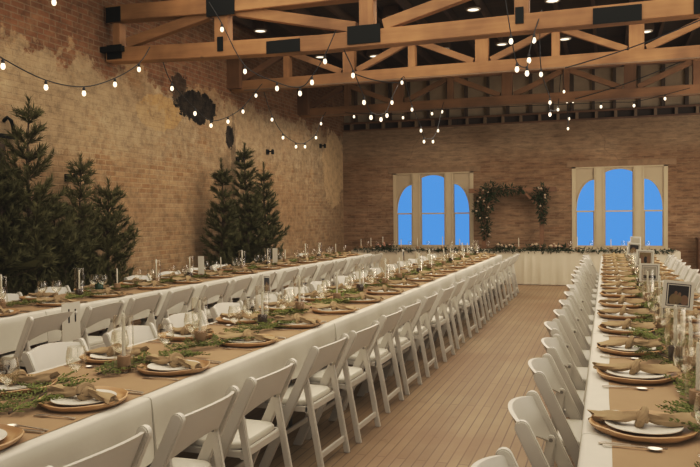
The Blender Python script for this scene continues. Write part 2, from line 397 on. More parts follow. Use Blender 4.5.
# door in the left wall (only its edge shows)
dr = struct(bpy.data.objects.new('door_1', None)); link(dr)
MB().box(XL-.16, XL-.10, DY0+.08, DY1-.08, 0, DZ-.1).build('door_leaf', M['door'], dr)
fr = MB().box(XL-.14, XL+.03, DY1-.08, DY1, 0, DZ).box(XL-.14, XL+.03, DY0, DY0+.08, 0, DZ).box(XL-.14, XL+.04, DY0, DY1, DZ-.1, DZ)
fr.build('door_frame', M['door_frame'], dr)
rl = thing('sliding_door_rail', 'black sliding-door rail and bracket above the dark doorway beside the tall tree', 'door rail', (XL, DY1, DZ+.07))
MB().box(.03, .06, -1.2, .18, -.025, .025).build('rail', M['black_steel'], rl)
MB().tube([(.0,.02,.18),(.06,.02,.22),(.1,.04,.18),(.07,.10,.10),(.045,.14,.02)], .022).build('bracket', M['black_steel'], rl)
MB().box(.0, .04, -.55, -.48, -.06, .06).build('hanger', M['black_steel'], rl)

# ------------------------------------------------------------------ windows
def window(name, W):
    x0, x1, z0, z1 = W; w = x1-x0; h = z1-z0
    e = struct(bpy.data.objects.new(name, None)); e.location = (x0, YF, z0); link(e)
    X = [0, .045*w, .24*w, .35*w, .65*w, .76*w, .955*w, w]
    yF, yB = -.02, .10
    b = MB().box(0, X[1], yF, yB, 0, h).box(X[6], w, yF, yB, 0, h).box(0, w, yF, yB, h-.035, h).box(X[1], X[6], yF, yB, 0, .05)
    b.build('frame', M['cream'], e, bevel=.006)
    for a, c in ((2, 3), (4, 5)):
        q = MB().box(X[a], X[c], yF-.02, yB, .05, h-.035)
        q.box(X[a]+.03*w*.5, X[a]+.03*w*.5+.012, yF-.035, yF-.02, .05, h-.035).box(X[c]-.03*w*.5-.012, X[c]-.03*w*.5, yF-.035, yF-.02, .05, h-.035)
        q.build('mullion', M['cream'], e)
    # arched fillers above each light
    def filler(xa, xb, fz):
        q = MB(); n_ = 20
        for i in range(n_):
            a0 = xa+(xb-xa)*i/n_; a1 = xa+(xb-xa)*(i+1)/n_; u0, u1 = fz(i/n_), fz((i+1)/n_)
            q.add([(a0,.02,u0),(a1,.02,u1),(a1,.02,h),(a0,.02,h),(a0,.06,u0),(a1,.06,u1),(a1,.06,h),(a0,.06,h)], [(0,1,2,3),(7,6,5,4),(0,4,5,1)])
        q.build('arched_panel', M['cream_dark'], e)
        q = MB(); pts = [(xa+(xb-xa)*i/n_, .012, fz(i/n_)) for i in range(n_+1)]
        q.tube(pts, .016, 6).build('arch_moulding', M['cream'], e)
    zt = h*(1-.155); zb = h*(1-.55)
    filler(X[1], X[2], lambda u: zb+(zt-zb)*math.sin(math.acos(max(-1, min(1, 1-u)))) if True else 0)
    filler(X[5], X[6], lambda u: zb+(zt-zb)*math.sin(math.acos(max(-1, min(1, u)))))
    filler(X[3], X[4], lambda u: h*(1-.075)+h*.047*math.sin(PI*u)**.7)
    zr = h*(1-.55)
    for a, c in ((1, 2), (3, 4), (5, 6)):
        MB().box(X[a], X[c], .0, .05, zr-.018, zr+.018).build('meeting_rail', M['cream'], e)
        s = MB()
        for g0, g1 in ((X[a], X[a]+.022), (X[c]-.022, X[c])): s.box(g0, g1, .015, .055, .05, zr if a != 3 else h*.92)
        s.build('sash', M['cream_dark'], e)
        MB().box(X[a], X[c], .034, .038, .05, h-.03).build('pane', M['pane'], e)
    MB().box(-.05, w+.05, -.09, .02, -.05, 0).build('sill', M['cream'], e, bevel=.008)
window('window_1', W1); window('window_2', W2)
for W in (W1, W2): trim(MB().box(W[0]-.12, W[1]+.18, YF-.025, YF+.05, W[3]+.0, W[3]+.14), M['lintel'])

# ------------------------------------------------------------------ ceiling joists, trusses
x = XL+.3
while x < 4.2:
    trim(MB().box(x-.03, x+.03, 6.5, YF+.1, ZC-.16, ZC), M['joist']); x += .62
def seg_beam(name, pts, y0, y1, hgt, m, parent):
    """beam along X following slightly sagging points (x, z of the underside)"""
    q = MB()
    vs = []
    for x_, z_ in pts: vs += [(x_, y0, z_), (x_, y1, z_), (x_, y1, z_+hgt), (x_, y0, z_+hgt)]
    fs = [(0,1,2,3), tuple(len(vs)-4+i for i in (3,2,1,0))]
    for i in range(len(pts)-1):
        a = i*4; b = a+4
        for j in range(4): fs.append((a+j, b+j, b+(j+1)%4, a+(j+1)%4))
    q.add(vs, fs); return q.build(name, m, parent, bevel=.008)
def brace(parent, x0, z0, x1, z1, y, m, w=.11, h=.14):
    MB().beam((x0,y,z0), (x1,y,z1), w, h).build('diagonal_brace', m, parent, bevel=.006)

XE = XR-.02
# front truss
y = 8.45*K; T1 = thing('roof_truss', 'front honey-coloured timber roof truss with black steel plates', 'roof truss', (0, 0, 0), 0)
def a(x_): return x_*K
seg_beam('bottom_chord', [(XL+.02, AZ(3.685)), (a(-4.95), AZ(3.63)), (a(-3.3), AZ(3.585)), (a(-1.8), AZ(3.595)), (a(.9), AZ(3.615)), (XE, AZ(3.68))], y, y+.20, .195*K, M['beam'], T1)
seg_beam('top_chord', [(XL+.02, AZ(4.235)), (a(-4.6), AZ(4.175)), (a(1), AZ(4.175)), (XE, AZ(4.25))], y, y+.20, .21*K, M['beam'], T1)
for px, w_ in ((-6.24, .11), (-4.65, .19), (-2.70, .18), (-.885, .16), (1.05, .19), (3.0, .19), (4.9, .19)):
    zb = AZ(3.80); MB().box(a(px)-w_/2*K, a(px)+w_/2*K, y+.015, y+.17, zb-.02, AZ(4.2)).build('post', M['beam_z'], T1, bevel=.006)
for x0, z0, x1, z1 in ((-6.1,3.93,-4.85,4.20), (-4.45,4.20,-2.85,3.84), (-2.5,3.84,-1.05,4.22), (-.72,4.2,.95,3.84), (1.2,3.84,2.9,4.2)):
    brace(T1, a(x0), AZ(z0), a(x1), AZ(z1), y+.1, M['beam'])
for x0, x1, z0, z1 in ((-6.38,-6.15,4.21,4.41), (-6.37,-6.14,3.715,3.905), (-4.84,-4.44,4.14,4.40), (-4.69,-4.61,3.69,3.87), (-4.0,-3.55,3.60,3.755), (-2.93,-2.52,3.625,3.84), (-.95,-.86,3.69,3.87), (-.13,.36,3.605,3.775), (.86,1.25,3.62,3.84)):
    MB().box(a(x0), a(x1), y-.014, y+.0, AZ(z0), AZ(z1)).build('steel_plate', M['black_steel'], T1)
MB().box(XL-.0, XL+.35, y-.10, y-.015, AZ(3.80), AZ(3.87)).build('steel_bracket', M['black_steel'], T1)
# second and third trusses
def rear_truss(y, zb, label, mb, mz, plates):
    T = thing('roof_truss', label, 'roof truss')
    seg_beam('bottom_chord', [(XL+.02, AZ(zb-.01)), (a(-4.9), AZ(zb-.005)), (a(-2.9), AZ(zb+.01)), (a(1.3), AZ(zb)), (XE, AZ(zb))], y, y+.2, .185*K, mb, T)
    seg_beam('top_chord', [(XL+.02, AZ(zb+.64)), (a(-2), AZ(zb+.63)), (XE, AZ(zb+.64))], y, y+.2, .19*K, mb, T)
    MB().box(XL, XL+.26, y-.12, y+.0, AZ(zb+.03), AZ(zb+.70)).build('post', M['beam_dark_z'], T)
    for px, w_ in ((-5.32,.12), (-4.16,.22), (-3.05,.13), (-1.89,.22), (-.74,.13), (.44,.23), (1.6,.13), (2.75,.22), (3.9, .13)):
        MB().box(a(px)-w_/2, a(px)+w_/2, y+.02, y+.17, AZ(zb+.17), AZ(zb+.65)).build('post', mz, T, bevel=.006)
    for p, q in ((-4.16,-5.3), (-4.16,-3.1), (-1.89,-3.0), (-1.89,-.79), (.44,-.69), (.44,1.55), (2.75,1.65), (2.75,3.8)):
        s = 1 if q > p else -1
        brace(T, a(p+s*.14), AZ(zb+.21), a(q-s*.02), AZ(zb+.62), y+.09, mb, .09, .11)
    brace(T, a(-6.2), AZ(zb+.21), a(-5.4), AZ(zb+.6), y+.09, M['beam_dark'], .09, .11)
    MB().box(XL+.3, XE, y-.02, y-.0, AZ(zb-.012), AZ(zb+.008)).build('edge_strip', M['pale_wood'], T)
    return T
rear_truss(12.0*K, 3.84, 'middle timber roof truss, second back, with zigzag braces', M['beam'], M['beam_z'], 0)
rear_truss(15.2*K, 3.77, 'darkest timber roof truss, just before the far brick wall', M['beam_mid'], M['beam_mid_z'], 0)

# recessed ceiling lights
lens = MB().lathe([(0,-.012),(.085,-.012),(.10,-.004)], 20).mesh('ceiling_lens', M['lens'])
ring = MB().lathe([(.10,-.004),(.104,-.02),(.125,-.016),(.13,0),(.1,0)], 20).mesh('ceiling_ring', M['card'])
LP = [(-6.02,12.45),(-4.9,11.2),(-3.48,12.45),(-2.09,12.45),(-.81,12.4),(.5,12.4)], [(-5.81,14.95),(-4.7,15.3),(-3.17,15.2),(-1.98,15.2),(-.76,15.2),(.72,15.15)]
for ri, row in enumerate(LP):
    for i, (x_, y_) in enumerate(row):
        o = thing('ceiling_light', 'round lit ceiling light, %s from the plastered wall in the %s row' % (NTH[i], ('nearer', 'deeper')[ri]), 'ceiling light', (x_*K, y_*K, AZ(5.0)), 0, 'round ceiling lights')
        put('lens', lens, o); put('trim_ring', ring, o); MB().box(-.14,.14,-.14,.14,0,.168).build('housing', M['joist'], o)

# ------------------------------------------------------------------ white folding chairs (face +X locally)
def strip_outline(p, q, w, n=7, round_top=True):
    p = Vector((p[0], 0, p[1])); q = Vector((q[0], 0, q[1])); d = (q-p).normalized(); s = Vector((d.z, 0, -d.x))*w/2
    pts = [p-s, p+s]
    if abs(p.z) < .01: pts = [Vector((p.x-w/2/abs(d.z), 0, 0)), Vector((p.x+w/2/abs(d.z), 0, 0))]
    for i in range(n+1):
        t_ = PI*i/n; pts.append(q + s*math.cos(t_) + d*(w/2)*math.sin(t_))
    out = [(v.x, v.z) for v in pts]
    return out
def stile_mesh(sy):
    y0 = sy*.215; o = strip_outline((.22, 0), (-.14, .757), .058)
    sg = 1 if (o[1][0] > o[0][0]) else -1
    if sg < 0 or True:
        pass
    return MB().extrude_xz(o, y0-.015, y0+.015).mesh('side_frame', M['chair'], True, .005)
def back_mesh():
    q = MB(); nu, nv = 14, 4; top = []; 
    for side in (0, 1):
        for i in range(nu+1):
            u = i/nu*2-1; y_ = u*.203
            zt = .765 + .022*(1-u*u); zb = .640 - .085*abs(u)**2.1
            for j in range(nv+1):
                z_ = zb+(zt-zb)*j/nv
                x_ = .22-.36*(z_/.755) - .055*(1-u*u) + (-.009 if side else .009)
                q.V.append((x_, y_, z_))
    m1 = (nu+1)*(nv+1); id_ = lambda s_, i, j: s_*m1+i*(nv+1)+j
    for i in range(nu):
        for j in range(nv):
            q.F.append((id_(0,i,j), id_(0,i+1,j), id_(0,i+1,j+1), id_(0,i,j+1))); q.F.append((id_(1,i,j), id_(1,i,j+1), id_(1,i+1,j+1), id_(1,i+1,j)))
        for j in (0, nv): q.F.append((id_(0,i,j), id_(1,i,j), id_(1,i+1,j), id_(0,i+1,j)))
    for i in (0, nu):
        for j in range(nv): q.F.append((id_(0,i,j), id_(1,i,j), id_(1,i,j+1), id_(0,i,j+1)))
    q.M = [0]*len(q.F)
    return q.mesh('backrest', M['chair'], True)
def seat_mesh():
    q = MB(); n_ = 28; rows = []
    for k_, (sc, z_) in enumerate(((.94,.432),(1,.437),(1,.455),(.95,.467),(.6,.470),(0,.470))):
        row = []
        for i in range(n_):
            t_ = 2*PI*i/n_; c, s = math.cos(t_), math.sin(t_); e = .35
            x_ = .185*math.copysign(abs(c)**e, c); y_ = .188*math.copysign(abs(s)**e, s)
            row.append(len(q.V)); q.V.append((.105+x_*sc*.95, y_*sc, z_-.030))
        rows.append(row)
    for r0, r1 in zip(rows, rows[1:]):
        for i in range(n_): q.F.append((r0[i], r0[(i+1)%n_], r1[(i+1)%n_], r1[i]))
    q.F.append(tuple(rows[0][::-1])); q.M = [0]*len(q.F)
    return q.mesh('seat', M['seat_pad'], True)
def rear_leg_mesh(sy):
    y0 = sy*.182; q = MB().extrude_xz(strip_outline((-.165, 0), (-.058, .585), .038), y0-.012, y0+.012)
    me = q.mesh('rear_leg', [M['chair'], M['bolt']], True, .004)
    bm = bmesh.new(); bm.from_mesh(me)
    for e_ in (-1, 1):
        r = bmesh.ops.create_circle(bm, cap_ends=True, segments=8, radius=.009, matrix=Matrix.Translation((-.058, y0+e_*.0135, .585)) @ Matrix.Rotation(PI/2, 4, 'X'))
        for v in r['verts']:
            for f_ in v.link_faces: f_.material_index = 1
    bm.to_mesh(me); bm.free(); return me
fr = MB().box(-.08, .29, -.196, -.172, .368, .403).box(-.08, .29, .172, .196, .368, .403).box(-.085, -.06, -.196, .196, .360, .403).box(.27, .292, -.196, .196, .368, .403)
CH = [('side_frame', stile_mesh(-1)), ('side_frame', stile_mesh(1)), ('backrest', back_mesh()), ('seat', seat_mesh()), ('seat_frame', fr.mesh('seat_frame', M['chair'], False, .004)),
      ('rear_leg', rear_leg_mesh(-1)), ('rear_leg', rear_leg_mesh(1)),
      ('stretcher', MB().box(-.153, -.136, -.172, .172, .075, .115).mesh('stretcher', M['chair'], False, .003)),
      ('stretcher', MB().box(.125, .142, -.202, .202, .175, .205).mesh('stretcher', M['chair'], False, .003))]
for _nm, _me in CH:
    for _v in _me.vertices: _v.co.y *= 1.15
def chair(x_, y_, rz, label, group):
    o = thing('folding_chair', label, 'chair', (x_, y_, 0), rz, group)
    for nm, me in CH: put(nm, me, o)
    return o

# ------------------------------------------------------------------ tables
def ss(v): return v
def cloth_mesh(x0, x1, y0, y1, zt, drop, end0=True, end1=True, seed=0):
    """top sheet plus hanging sides with shallow folds"""
    q = MB(); r_ = random.Random(seed); nY = 40; 
    prof = [(0, 0), (.012, -.003), (.018, -.012)] + [(.02, -.012-(drop-.012)*k_/6) for k_ in range(1, 7)]
    ph = [r_.random()*6 for _ in range(6)]
    def fold(t_, d): return d*(.022*math.sin(7*t_+ph[0]) + .016*math.sin(13*t_+ph[1]) + .010*math.sin(23*t_+ph[2]))
    per = []
    nx = 8
    for i in range(nY+1): per.append((x1, y0+(y1-y0)*i/nY, 1, 0))
    for i in range(nx+1): per.append((x1+(x0-x1)*i/nx, y1, 0, 1))
    for i in range(nY+1): per.append((x0, y1+(y0-y1)*i/nY, -1, 0))
    for i in range(nx+1): per.append((x0+(x1-x0)*i/nx, y0, 0, -1))
    rows = []
    for off, dz in prof:
        row = []; d = -dz/drop
        for (x_, y_, nx_, ny_) in per:
            f_ = max(-.012, fold(y_+x_*1.3, d)*.55) + .012*d
            if ny_: f_ = .012*d*0
            row.append(len(q.V)); q.V.append((x_+nx_*(off+f_), y_+ny_*(off*.2+f_), zt+dz + (.018*math.sin(3.1*y_+ph[3]) if d > .95 else 0)))
        rows.append(row)
    n_ = len(per)
    for r0, r1 in zip(rows, rows[1:]):
        for i in range(n_): q.F.append((r0[i], r0[(i+1)%n_], r1[(i+1)%n_], r1[i]))
    q.F.append(tuple(rows[0])); q.M = [0]*len(q.F)
    return q.mesh('tablecloth', M['cloth'], True)
def folding_table(x0, x1, y0, y1, label, group):
    o = thing('folding_table', label, 'table', ((x0+x1)/2, (y0+y1)/2, 0), 0, group)
    w_, l_ = (x1-x0)/2, (y1-y0)/2
    MB().box(-w_+.012, w_-.012, -l_+.006, l_-.006, .705, .742).build('tabletop', M['tabletop'], o, bevel=.006)
    for sy in (-1, 1):
        for sx in (-1, 1): MB().tube([(sx*w_*.5, sy*(l_-.3), 0), (sx*w_*.5, sy*(l_-.3), .71)], .016, 8).build('leg', M['shade'], o, True)
        MB().tube([(-w_*.5, sy*(l_-.3), .15), (w_*.5, sy*(l_-.3), .15)], .012, 6).build('stretcher', M['shade'], o)
TZ = .75
MX = (-2.92, -2.0); LX = (-5.67, -4.75); RX = (-.07, .85)
SEAMS = [.46+2.44*i for i in range(7)]
def row_of_tables(X, first, name, seed):
    for i in range(first, 6):
        y0, y1 = SEAMS[i], SEAMS[i+1]; k_ = i-first
        folding_table(X[0], X[1], y0, y1, 'cloth-covered folding table, %s from the near end of %s' % (NTH[k_], name), 'folding tables under white cloths')
        o = put('tablecloth', cloth_mesh(X[0], X[1], y0+.004, y1-.004, TZ, .275, seed=seed+i))
        tag(o, 'white tablecloth, %s from the near end of %s' % (NTH[k_], name), 'tablecloth', 'white tablecloths on the long tables')
NM = {'M': 'middle table row', 'L': 'tree-side table row', 'R': 'photo-sign table row'}
row_of_tables(MX, 0, NM['M'], 1); row_of_tables(LX, 1, NM['L'], 20); row_of_tables(RX, 0, NM['R'], 40)
def runner(X, y0, y1, label, side=.07):
    q = MB(); n_ = 60; x0, x1 = X[0]+side, X[1]-side
    for i in range(n_+1):
        y_ = y0+(y1-y0)*i/n_
        for x_ in (x0, (x0*2+x1)/3, (x0+2*x1)/3, x1): q.V.append((x_+.004*math.sin(3*y_), y_, TZ+.0025+.001*math.sin(9*y_+x_*4)))
    for i in range(n_):
        for j in range(3): q.F.append((i*4+j, i*4+j+1, i*4+j+5, i*4+j+4))
    q.M = [0]*len(q.F); tag(q.build('paper_runner', M['kraft'], None, True), label, 'table runner')
runner(MX, .6, 14.95, 'kraft paper runner down the middle table row', .04); runner(LX, 3.1, 14.95, 'kraft paper runner down the table row beside the trees'); runner(RX, .6, 14.95, 'kraft paper runner down the table row with photo signs', .085)
TT = TZ+.004

# ------------------------------------------------------------------ tableware meshes
charger_me = MB().lathe([(0,0),(.15,0),(.172,.004),(.189,.018),(.193,.028),(.188,.031),(.176,.022),(.155,.010),(0,.009)], 44).mesh('wooden_charger', M['charger'], True)
for v in charger_me.vertices:
    th = math.atan2(v.co.y, v.co.x); k_ = 1+.020*math.sin(3*th+1)+.012*math.sin(7*th)+.006*math.sin(15*th+2); r_ = math.hypot(v.co.x, v.co.y)
    if r_ > .16: v.co.x *= k_; v.co.y *= k_; v.co.z *= 1+.07*math.sin(5*th+.5)
plate_me = MB().lathe([(0,0),(.085,0),(.095,.004),(.140,.017),(.139,.020),(.100,.010),(.08,.008),(0,.008)], 36).mesh('dinner_plate', M['plate'], True)
def napkin_mesh(seed):
    r_ = random.Random(seed); q = MB(); 
    n_ = 14
    for s in (-1, 1):
        L = .160+.02*r_.random(); ph = r_.random()*6; bend = (r_.random()-.5)*.16; rows = []; drop = r_.random()*.03 if s < 0 else 0
        ns = 14; open_ = .05+.02*r_.random()
        for i in range(ns+1):
            t_ = i/ns; x_ = s*(.012+t_*L); w_ = .014+open_*.48*t_**1.9 + .006*math.sin(PI*t_); h_ = .016+.004*t_ + .006*math.sin(PI*t_)
            zc = .030+.012*(1-t_)**2 - .006*math.sin(PI*t_) + (.012*t_*t_ if not drop else -drop*max(0, t_-.6)*2); yc = bend*t_*t_
            row = []
            for j in range(n_):
                a_ = 2*PI*j/n_; c, s_ = math.cos(a_), math.sin(a_)
                wr = 1+.28*math.sin(3*a_+ph+3.2*t_)+.16*math.sin(5*a_+ph*2+7*t_)
                row.append(len(q.V)); q.V.append((x_+.012*math.sin(2*a_+ph)*t_, yc+w_*c*wr, max(.012 if abs(x_) < .13 else .004, zc+h_*s_*wr*.8)))
            rows.append(row)
        for r0, r1 in zip(rows, rows[1:]):
            for j in range(n_): q.F.append((r0[j], r0[(j+1)%n_], r1[(j+1)%n_], r1[j]))
        # hollow end
        row = []
        for j in range(n_):
            v = Vector(q.V[rows[-1][j]]); cc = Vector((s*(.012+L*.8), bend*.6, .028)); row.append(len(q.V)); q.V.append(tuple(v.lerp(cc, .55)))
        for j in range(n_): q.F.append((rows[-1][j], rows[-1][(j+1)%n_], row[(j+1)%n_], row[j]))
        q.F.append(tuple(row))
    q.M = [0]*len(q.F)
    me = q.mesh('napkin_folds', M['napkin'], True)
    k_ = MB(); nn, mm = 12, 10; ph = r_.random()*6
    for i in range(nn+1):
        th = PI*i/nn
        for j in range(mm):
            a_ = 2*PI*j/mm; w_ = 1+.14*math.sin(3*a_+ph+2*th)+.08*math.sin(4*th+ph)
            k_.V.append((.026*math.sin(th)*math.cos(a_)*w_, .040*math.cos(th)*w_, .038+.026*math.sin(th)*math.sin(a_)*w_))
    for i in range(nn):
        for j in range(mm): k_.F.append((i*mm+j, i*mm+(j+1)%mm, (i+1)*mm+(j+1)%mm, (i+1)*mm+j))
    k_.M = [0]*len(k_.F)
    pts = [(.014*math.sin(t_+.5), .040*math.cos(t_), .036+.030*math.sin(t_)) for t_ in [i/14*2*PI for i in range(15)]]
    k_.tube(pts, .015, 7, False)
    return me, k_.mesh('knot', M['napkin'], True)
NAP = [napkin_mesh(s) for s in (3, 11, 19, 27)]
def flat(outline, th=.002, m='steel', z=None):
    q = MB(); n_ = len(outline); z = z or (lambda x_: 0)
    q.V = [(x_, y_, z(x_)) for x_, y_ in outline]+[(x_, y_, z(x_)+th) for x_, y_ in outline]
    q.F = [tuple(range(n_-1,-1,-1)), tuple(range(n_, 2*n_))]+[(i, (i+1)%n_, (i+1)%n_+n_, i+n_) for i in range(n_)]; q.M = [0]*len(q.F)
    return q
zb_ = lambda x_: .002+.006*math.sin(max(0, min(1, (x_+.1)/.2))*PI)
fk_h = flat([(-.10,-.007),(-.04,-.004),(.03,-.004),(.03,.004),(-.04,.004),(-.10,.007)], .0025, z=zb_).mesh('handle', M['steel'])
fk = [(.03,-.004),(.045,-.011),(.06,-.012)]
for i in range(4):
    y_ = -.012+i*.0065; fk += [(.06 if i == 0 else .062, y_), (.10, y_+.0005), (.10, y_+.0038), (.062, y_+.0042)]
fk += [(.06,.012),(.045,.011),(.03,.004)]
fk_t = flat(fk[:3]+fk[4:], .0022, z=zb_).mesh('tines', M['steel'])
kn_h = flat([(-.11,-.009),(-.02,-.0065),(.0,-.006),(.0,.006),(-.02,.0065),(-.11,.009)], .005).mesh('handle', M['steel'])
kn_b = flat([(.0,-.004),(.03,-.009),(.09,-.010),(.115,-.002),(.12,.007),(.0,.006)], .0018).mesh('blade', M['steel'])
sp_h = flat([(-.10,-.006),(.02,-.003),(.045,-.004),(.045,.004),(.02,.003),(-.10,.006)], .0025, z=zb_).mesh('handle', M['steel'])
sb = MB(); 
for i in range(7):
    r0 = i/6
    for j in range(12):
        a_ = 2*PI*j/12; sb.V.append((.07+.028*r0*math.cos(a_), .019*r0*math.sin(a_), .001+.007*r0*r0))
for i in range(6):
    for j in range(12): sb.F.append((i*12+j, i*12+(j+1)%12, (i+1)*12+(j+1)%12, (i+1)*12+j))
sb.M = [0]*len(sb.F); sp_b = sb.mesh('bowl', M['steel'], True)
foot_me = MB().lathe([(0,.004),(.010,.006),(.034,.002),(.036,.0),(0,0)], 20).mesh('foot', M['glass'], True)
stem_me = MB().lathe([(.009,.004),(.0045,.02),(.0042,.075),(.007,.09),(.0,.094)], 10).mesh('stem', M['glass'], True)
bowl_me = MB().lathe([(.004,.088),(.018,.094),(.036,.110),(.0475,.134),(.0490,.155),(.045,.183),(.0395,.208),(.0380,.208),(.0475,.155),(.046,.135),(.035,.113),(.018,.098),(0,.094)], 24).mesh('bowl', M['glass'], True)
q = MB(); q.lathe([(0,.004),(.034,.002),(.036,0)], 14).lathe([(.0045,.004),(.0042,.085)], 6).lathe([(.004,.088),(.030,.103),(.0465,.13),(.049,.153),(.0395,.208)], 16); goblet_far = q.mesh('wine_glass', M['glass'], True)
cyl_me = MB().lathe([(0,.004),(.048,.004),(.052,.007),(.052,.30),(.0505,.302),(.0495,.30)], 28).mesh('glass_cylinder', M['glass'], True)
block_me = [MB().lathe([(0,0),(.034,0),(.036,.004),(.036,.077),(.034,.080),(.012,.080),(0,.080)], 18).mesh('wooden_candle_block', M[mm], True) for mm in ('block', 'block2')]
wax_me = [MB().lathe([(0,0),(.0100,0),(.0090,h_-.012),(.005,h_-.002),(0,h_)], 12).mesh('wax', M['wax'], True) for h_ in (.17,.20,.23)]
wick_me = [MB().tube([(0,0,h_-.002),(.001,0,h_+.012)], .0014, 5).mesh('wick', M['wick']) for h_ in (.17,.20,.23)]
def sprig_mesh(seed, L=.62):
    r_ = random.Random(seed); q = MB(); st = MB(); pts = []
    cx = lambda t_: .03*math.sin(5*t_+seed)
    for i in range(9): t_ = i/8; pts.append((cx(t_), (t_-.5)*L, .014+.008*math.sin(PI*t_)))
    st.tube(pts, [.005*(1-.6*i/8) for i in range(9)], 5)
    for i in range(34):
        t_ = i/33; s = -1 if i % 2 else 1; b = Vector((cx(t_), (t_-.5)*L, .016)); an = .75+.45*r_.random(); fl = (.12+.08*r_.random())*(.6+.7*math.sin(PI*min(1, t_*.9+.08)))
        d = Vector((s*math.sin(an), math.cos(an), .04+.18*r_.random())).normalized(); side = d.cross(Vector((0,0,1))).normalized(); n2 = side.cross(d)
        for k_ in range(9):
            u = (k_+1)/9; p = b + d*fl*u - Vector((0,0,.05*fl*u*u*4*.3)); p.z = max(p.z, .004)
            for e_ in (-1, 1):
                l_ = .048*(1.15-u)*(.8+.4*r_.random()); tip = p + (side*e_*.8+d*.75).normalized()*l_ + n2*(r_.random()-.35)*.018; tip.z = max(tip.z, .003)
                w_ = d*.009; nn = len(q.V); mid = p.lerp(tip, .5) + n2*.004; q.V += [tuple(p), tuple(mid-w_), tuple(tip), tuple(mid+w_)]; q.F.append((nn, nn+1, nn+2, nn+3))
    q.M = [0]*len(q.F)
    return q.mesh('foliage', M['green'], False, 0, False), st.mesh('stem', M['bark'])
SPR = [sprig_mesh(s) for s in (2, 5, 9, 14)]

def part_thing(name, parts, label, cat, loc, rz, group):
    o = thing(name, label, cat, loc, rz, group)
    for nm, me in parts: put(nm, me, o)
    return o
SIDE = {'MA': 'aisle side of middle table', 'MB': 'tree-facing side of middle table', 'RA': 'aisle side of photo-sign table', 'RB': 'outer side of photo-sign table', 'LA': 'room side of tree-side table', 'LB': 'wall side of tree-side table'}
CNT = {}
def setting(x_, y_, face, side):
    """one place: charger, plate, knotted napkin, cutlery, wine glass. face = +1: the diner looks along +X"""
    i = CNT[side] = CNT.get(side, -1)+1; w = NTH[i]; S = SIDE[side]; near = y_ < 7.5
    rz = 0 if face > 0 else PI
    j = lambda s_: (rnd.random()-.5)*s_
    ex, ey = x_+j(.012), y_+j(.03); tail = '%s place from the near end, %s' % (w, S)
    tag(put('charger_plate', charger_me, None, (ex, ey, TT), j(6)), 'round golden wooden charger, '+tail, 'charger plate', 'wooden chargers')
    tag(put('dinner_plate', plate_me, None, (ex, ey, TT+.0095), 0), 'white plate on charger, '+tail, 'plate', 'white dinner plates')
    a_, b_ = NAP[rnd.randrange(4)]
    part_thing('knotted_napkin', [('folds', a_), ('knot', b_)], 'knotted taupe napkin, '+tail, 'napkin', (ex-face*.006, ey+.012+j(.02), TT+.011), rz+j(.35), 'knotted taupe napkins')
    gx, gy = x_+face*(.205+j(.03)), y_-face*(.24+j(.08))
    if near: part_thing('wine_glass', [('foot', foot_me), ('stem', stem_me), ('bowl', bowl_me)], 'clear stemmed wine glass, '+tail, 'wine glass', (gx, gy, TT), 0, 'wine glasses')
    else: tag(put('wine_glass', goblet_far, None, (gx, gy, TT)), 'clear stemmed wine glass, '+tail, 'wine glass', 'wine glasses')
    if y_ < 9.5:
        cx_ = x_-face*.05
        part_thing('fork', [('handle', fk_h), ('tines', fk_t)], 'steel fork, '+tail, 'fork', (cx_+j(.02), y_+face*.225, TT), rz+j(.12), 'steel forks')
        part_thing('table_knife', [('handle', kn_h), ('blade', kn_b)], 'steel knife, '+tail, 'knife', (cx_+j(.02), y_-face*.222, TT), rz+j(.12), 'steel knives')
        if y_ < 7: part_thing('spoon', [('handle', sp_h), ('bowl', sp_b)], 'steel spoon, '+tail, 'spoon', (cx_+j(.02), y_-face*.252, TT), rz+j(.12), 'steel spoons')
PL = {'MA': [2.06,2.70,3.45,4.31,5.10,5.92,6.70,7.45,8.22,9.0,9.75,10.5,11.28,12.05,12.82,13.6,14.4],
      'MB': [2.85,3.62,4.4,5.2,5.95,6.75,7.5,8.3,9.05,9.8,10.6,11.35,12.1,12.9,13.65,14.45],
      'RA': [3.0,3.93,4.68,5.45,6.2,6.95,7.75,8.5,9.25,10.05,10.8,11.55,12.35,13.1,13.85,14.5],
      'RB': [3.7,4.6,5.4,6.15,6.95,7.7,8.5,9.25,10.0,10.8,11.55,12.35,13.1,13.9,14.5],
      'LA': [5.0,5.75,6.5,7.35,8.1,8.9,9.65,10.45,11.2,12.0,12.8,13.55,14.3],
      'LB': [6.1,6.9,7.7,8.5,9.3,10.1,10.9,11.7,12.5,13.3,14.1]}
for s_, ys in PL.items():
    X = {'M': MX, 'R': RX, 'L': LX}[s_[0]]
    face = {'MA': -1, 'MB': 1, 'RA': 1, 'RB': -1, 'LA': -1, 'LB': 1}[s_]
    x_ = X[0]+.205 if face > 0 else X[1]-.205
    for y_ in ys: setting(x_, y_, face, s_)

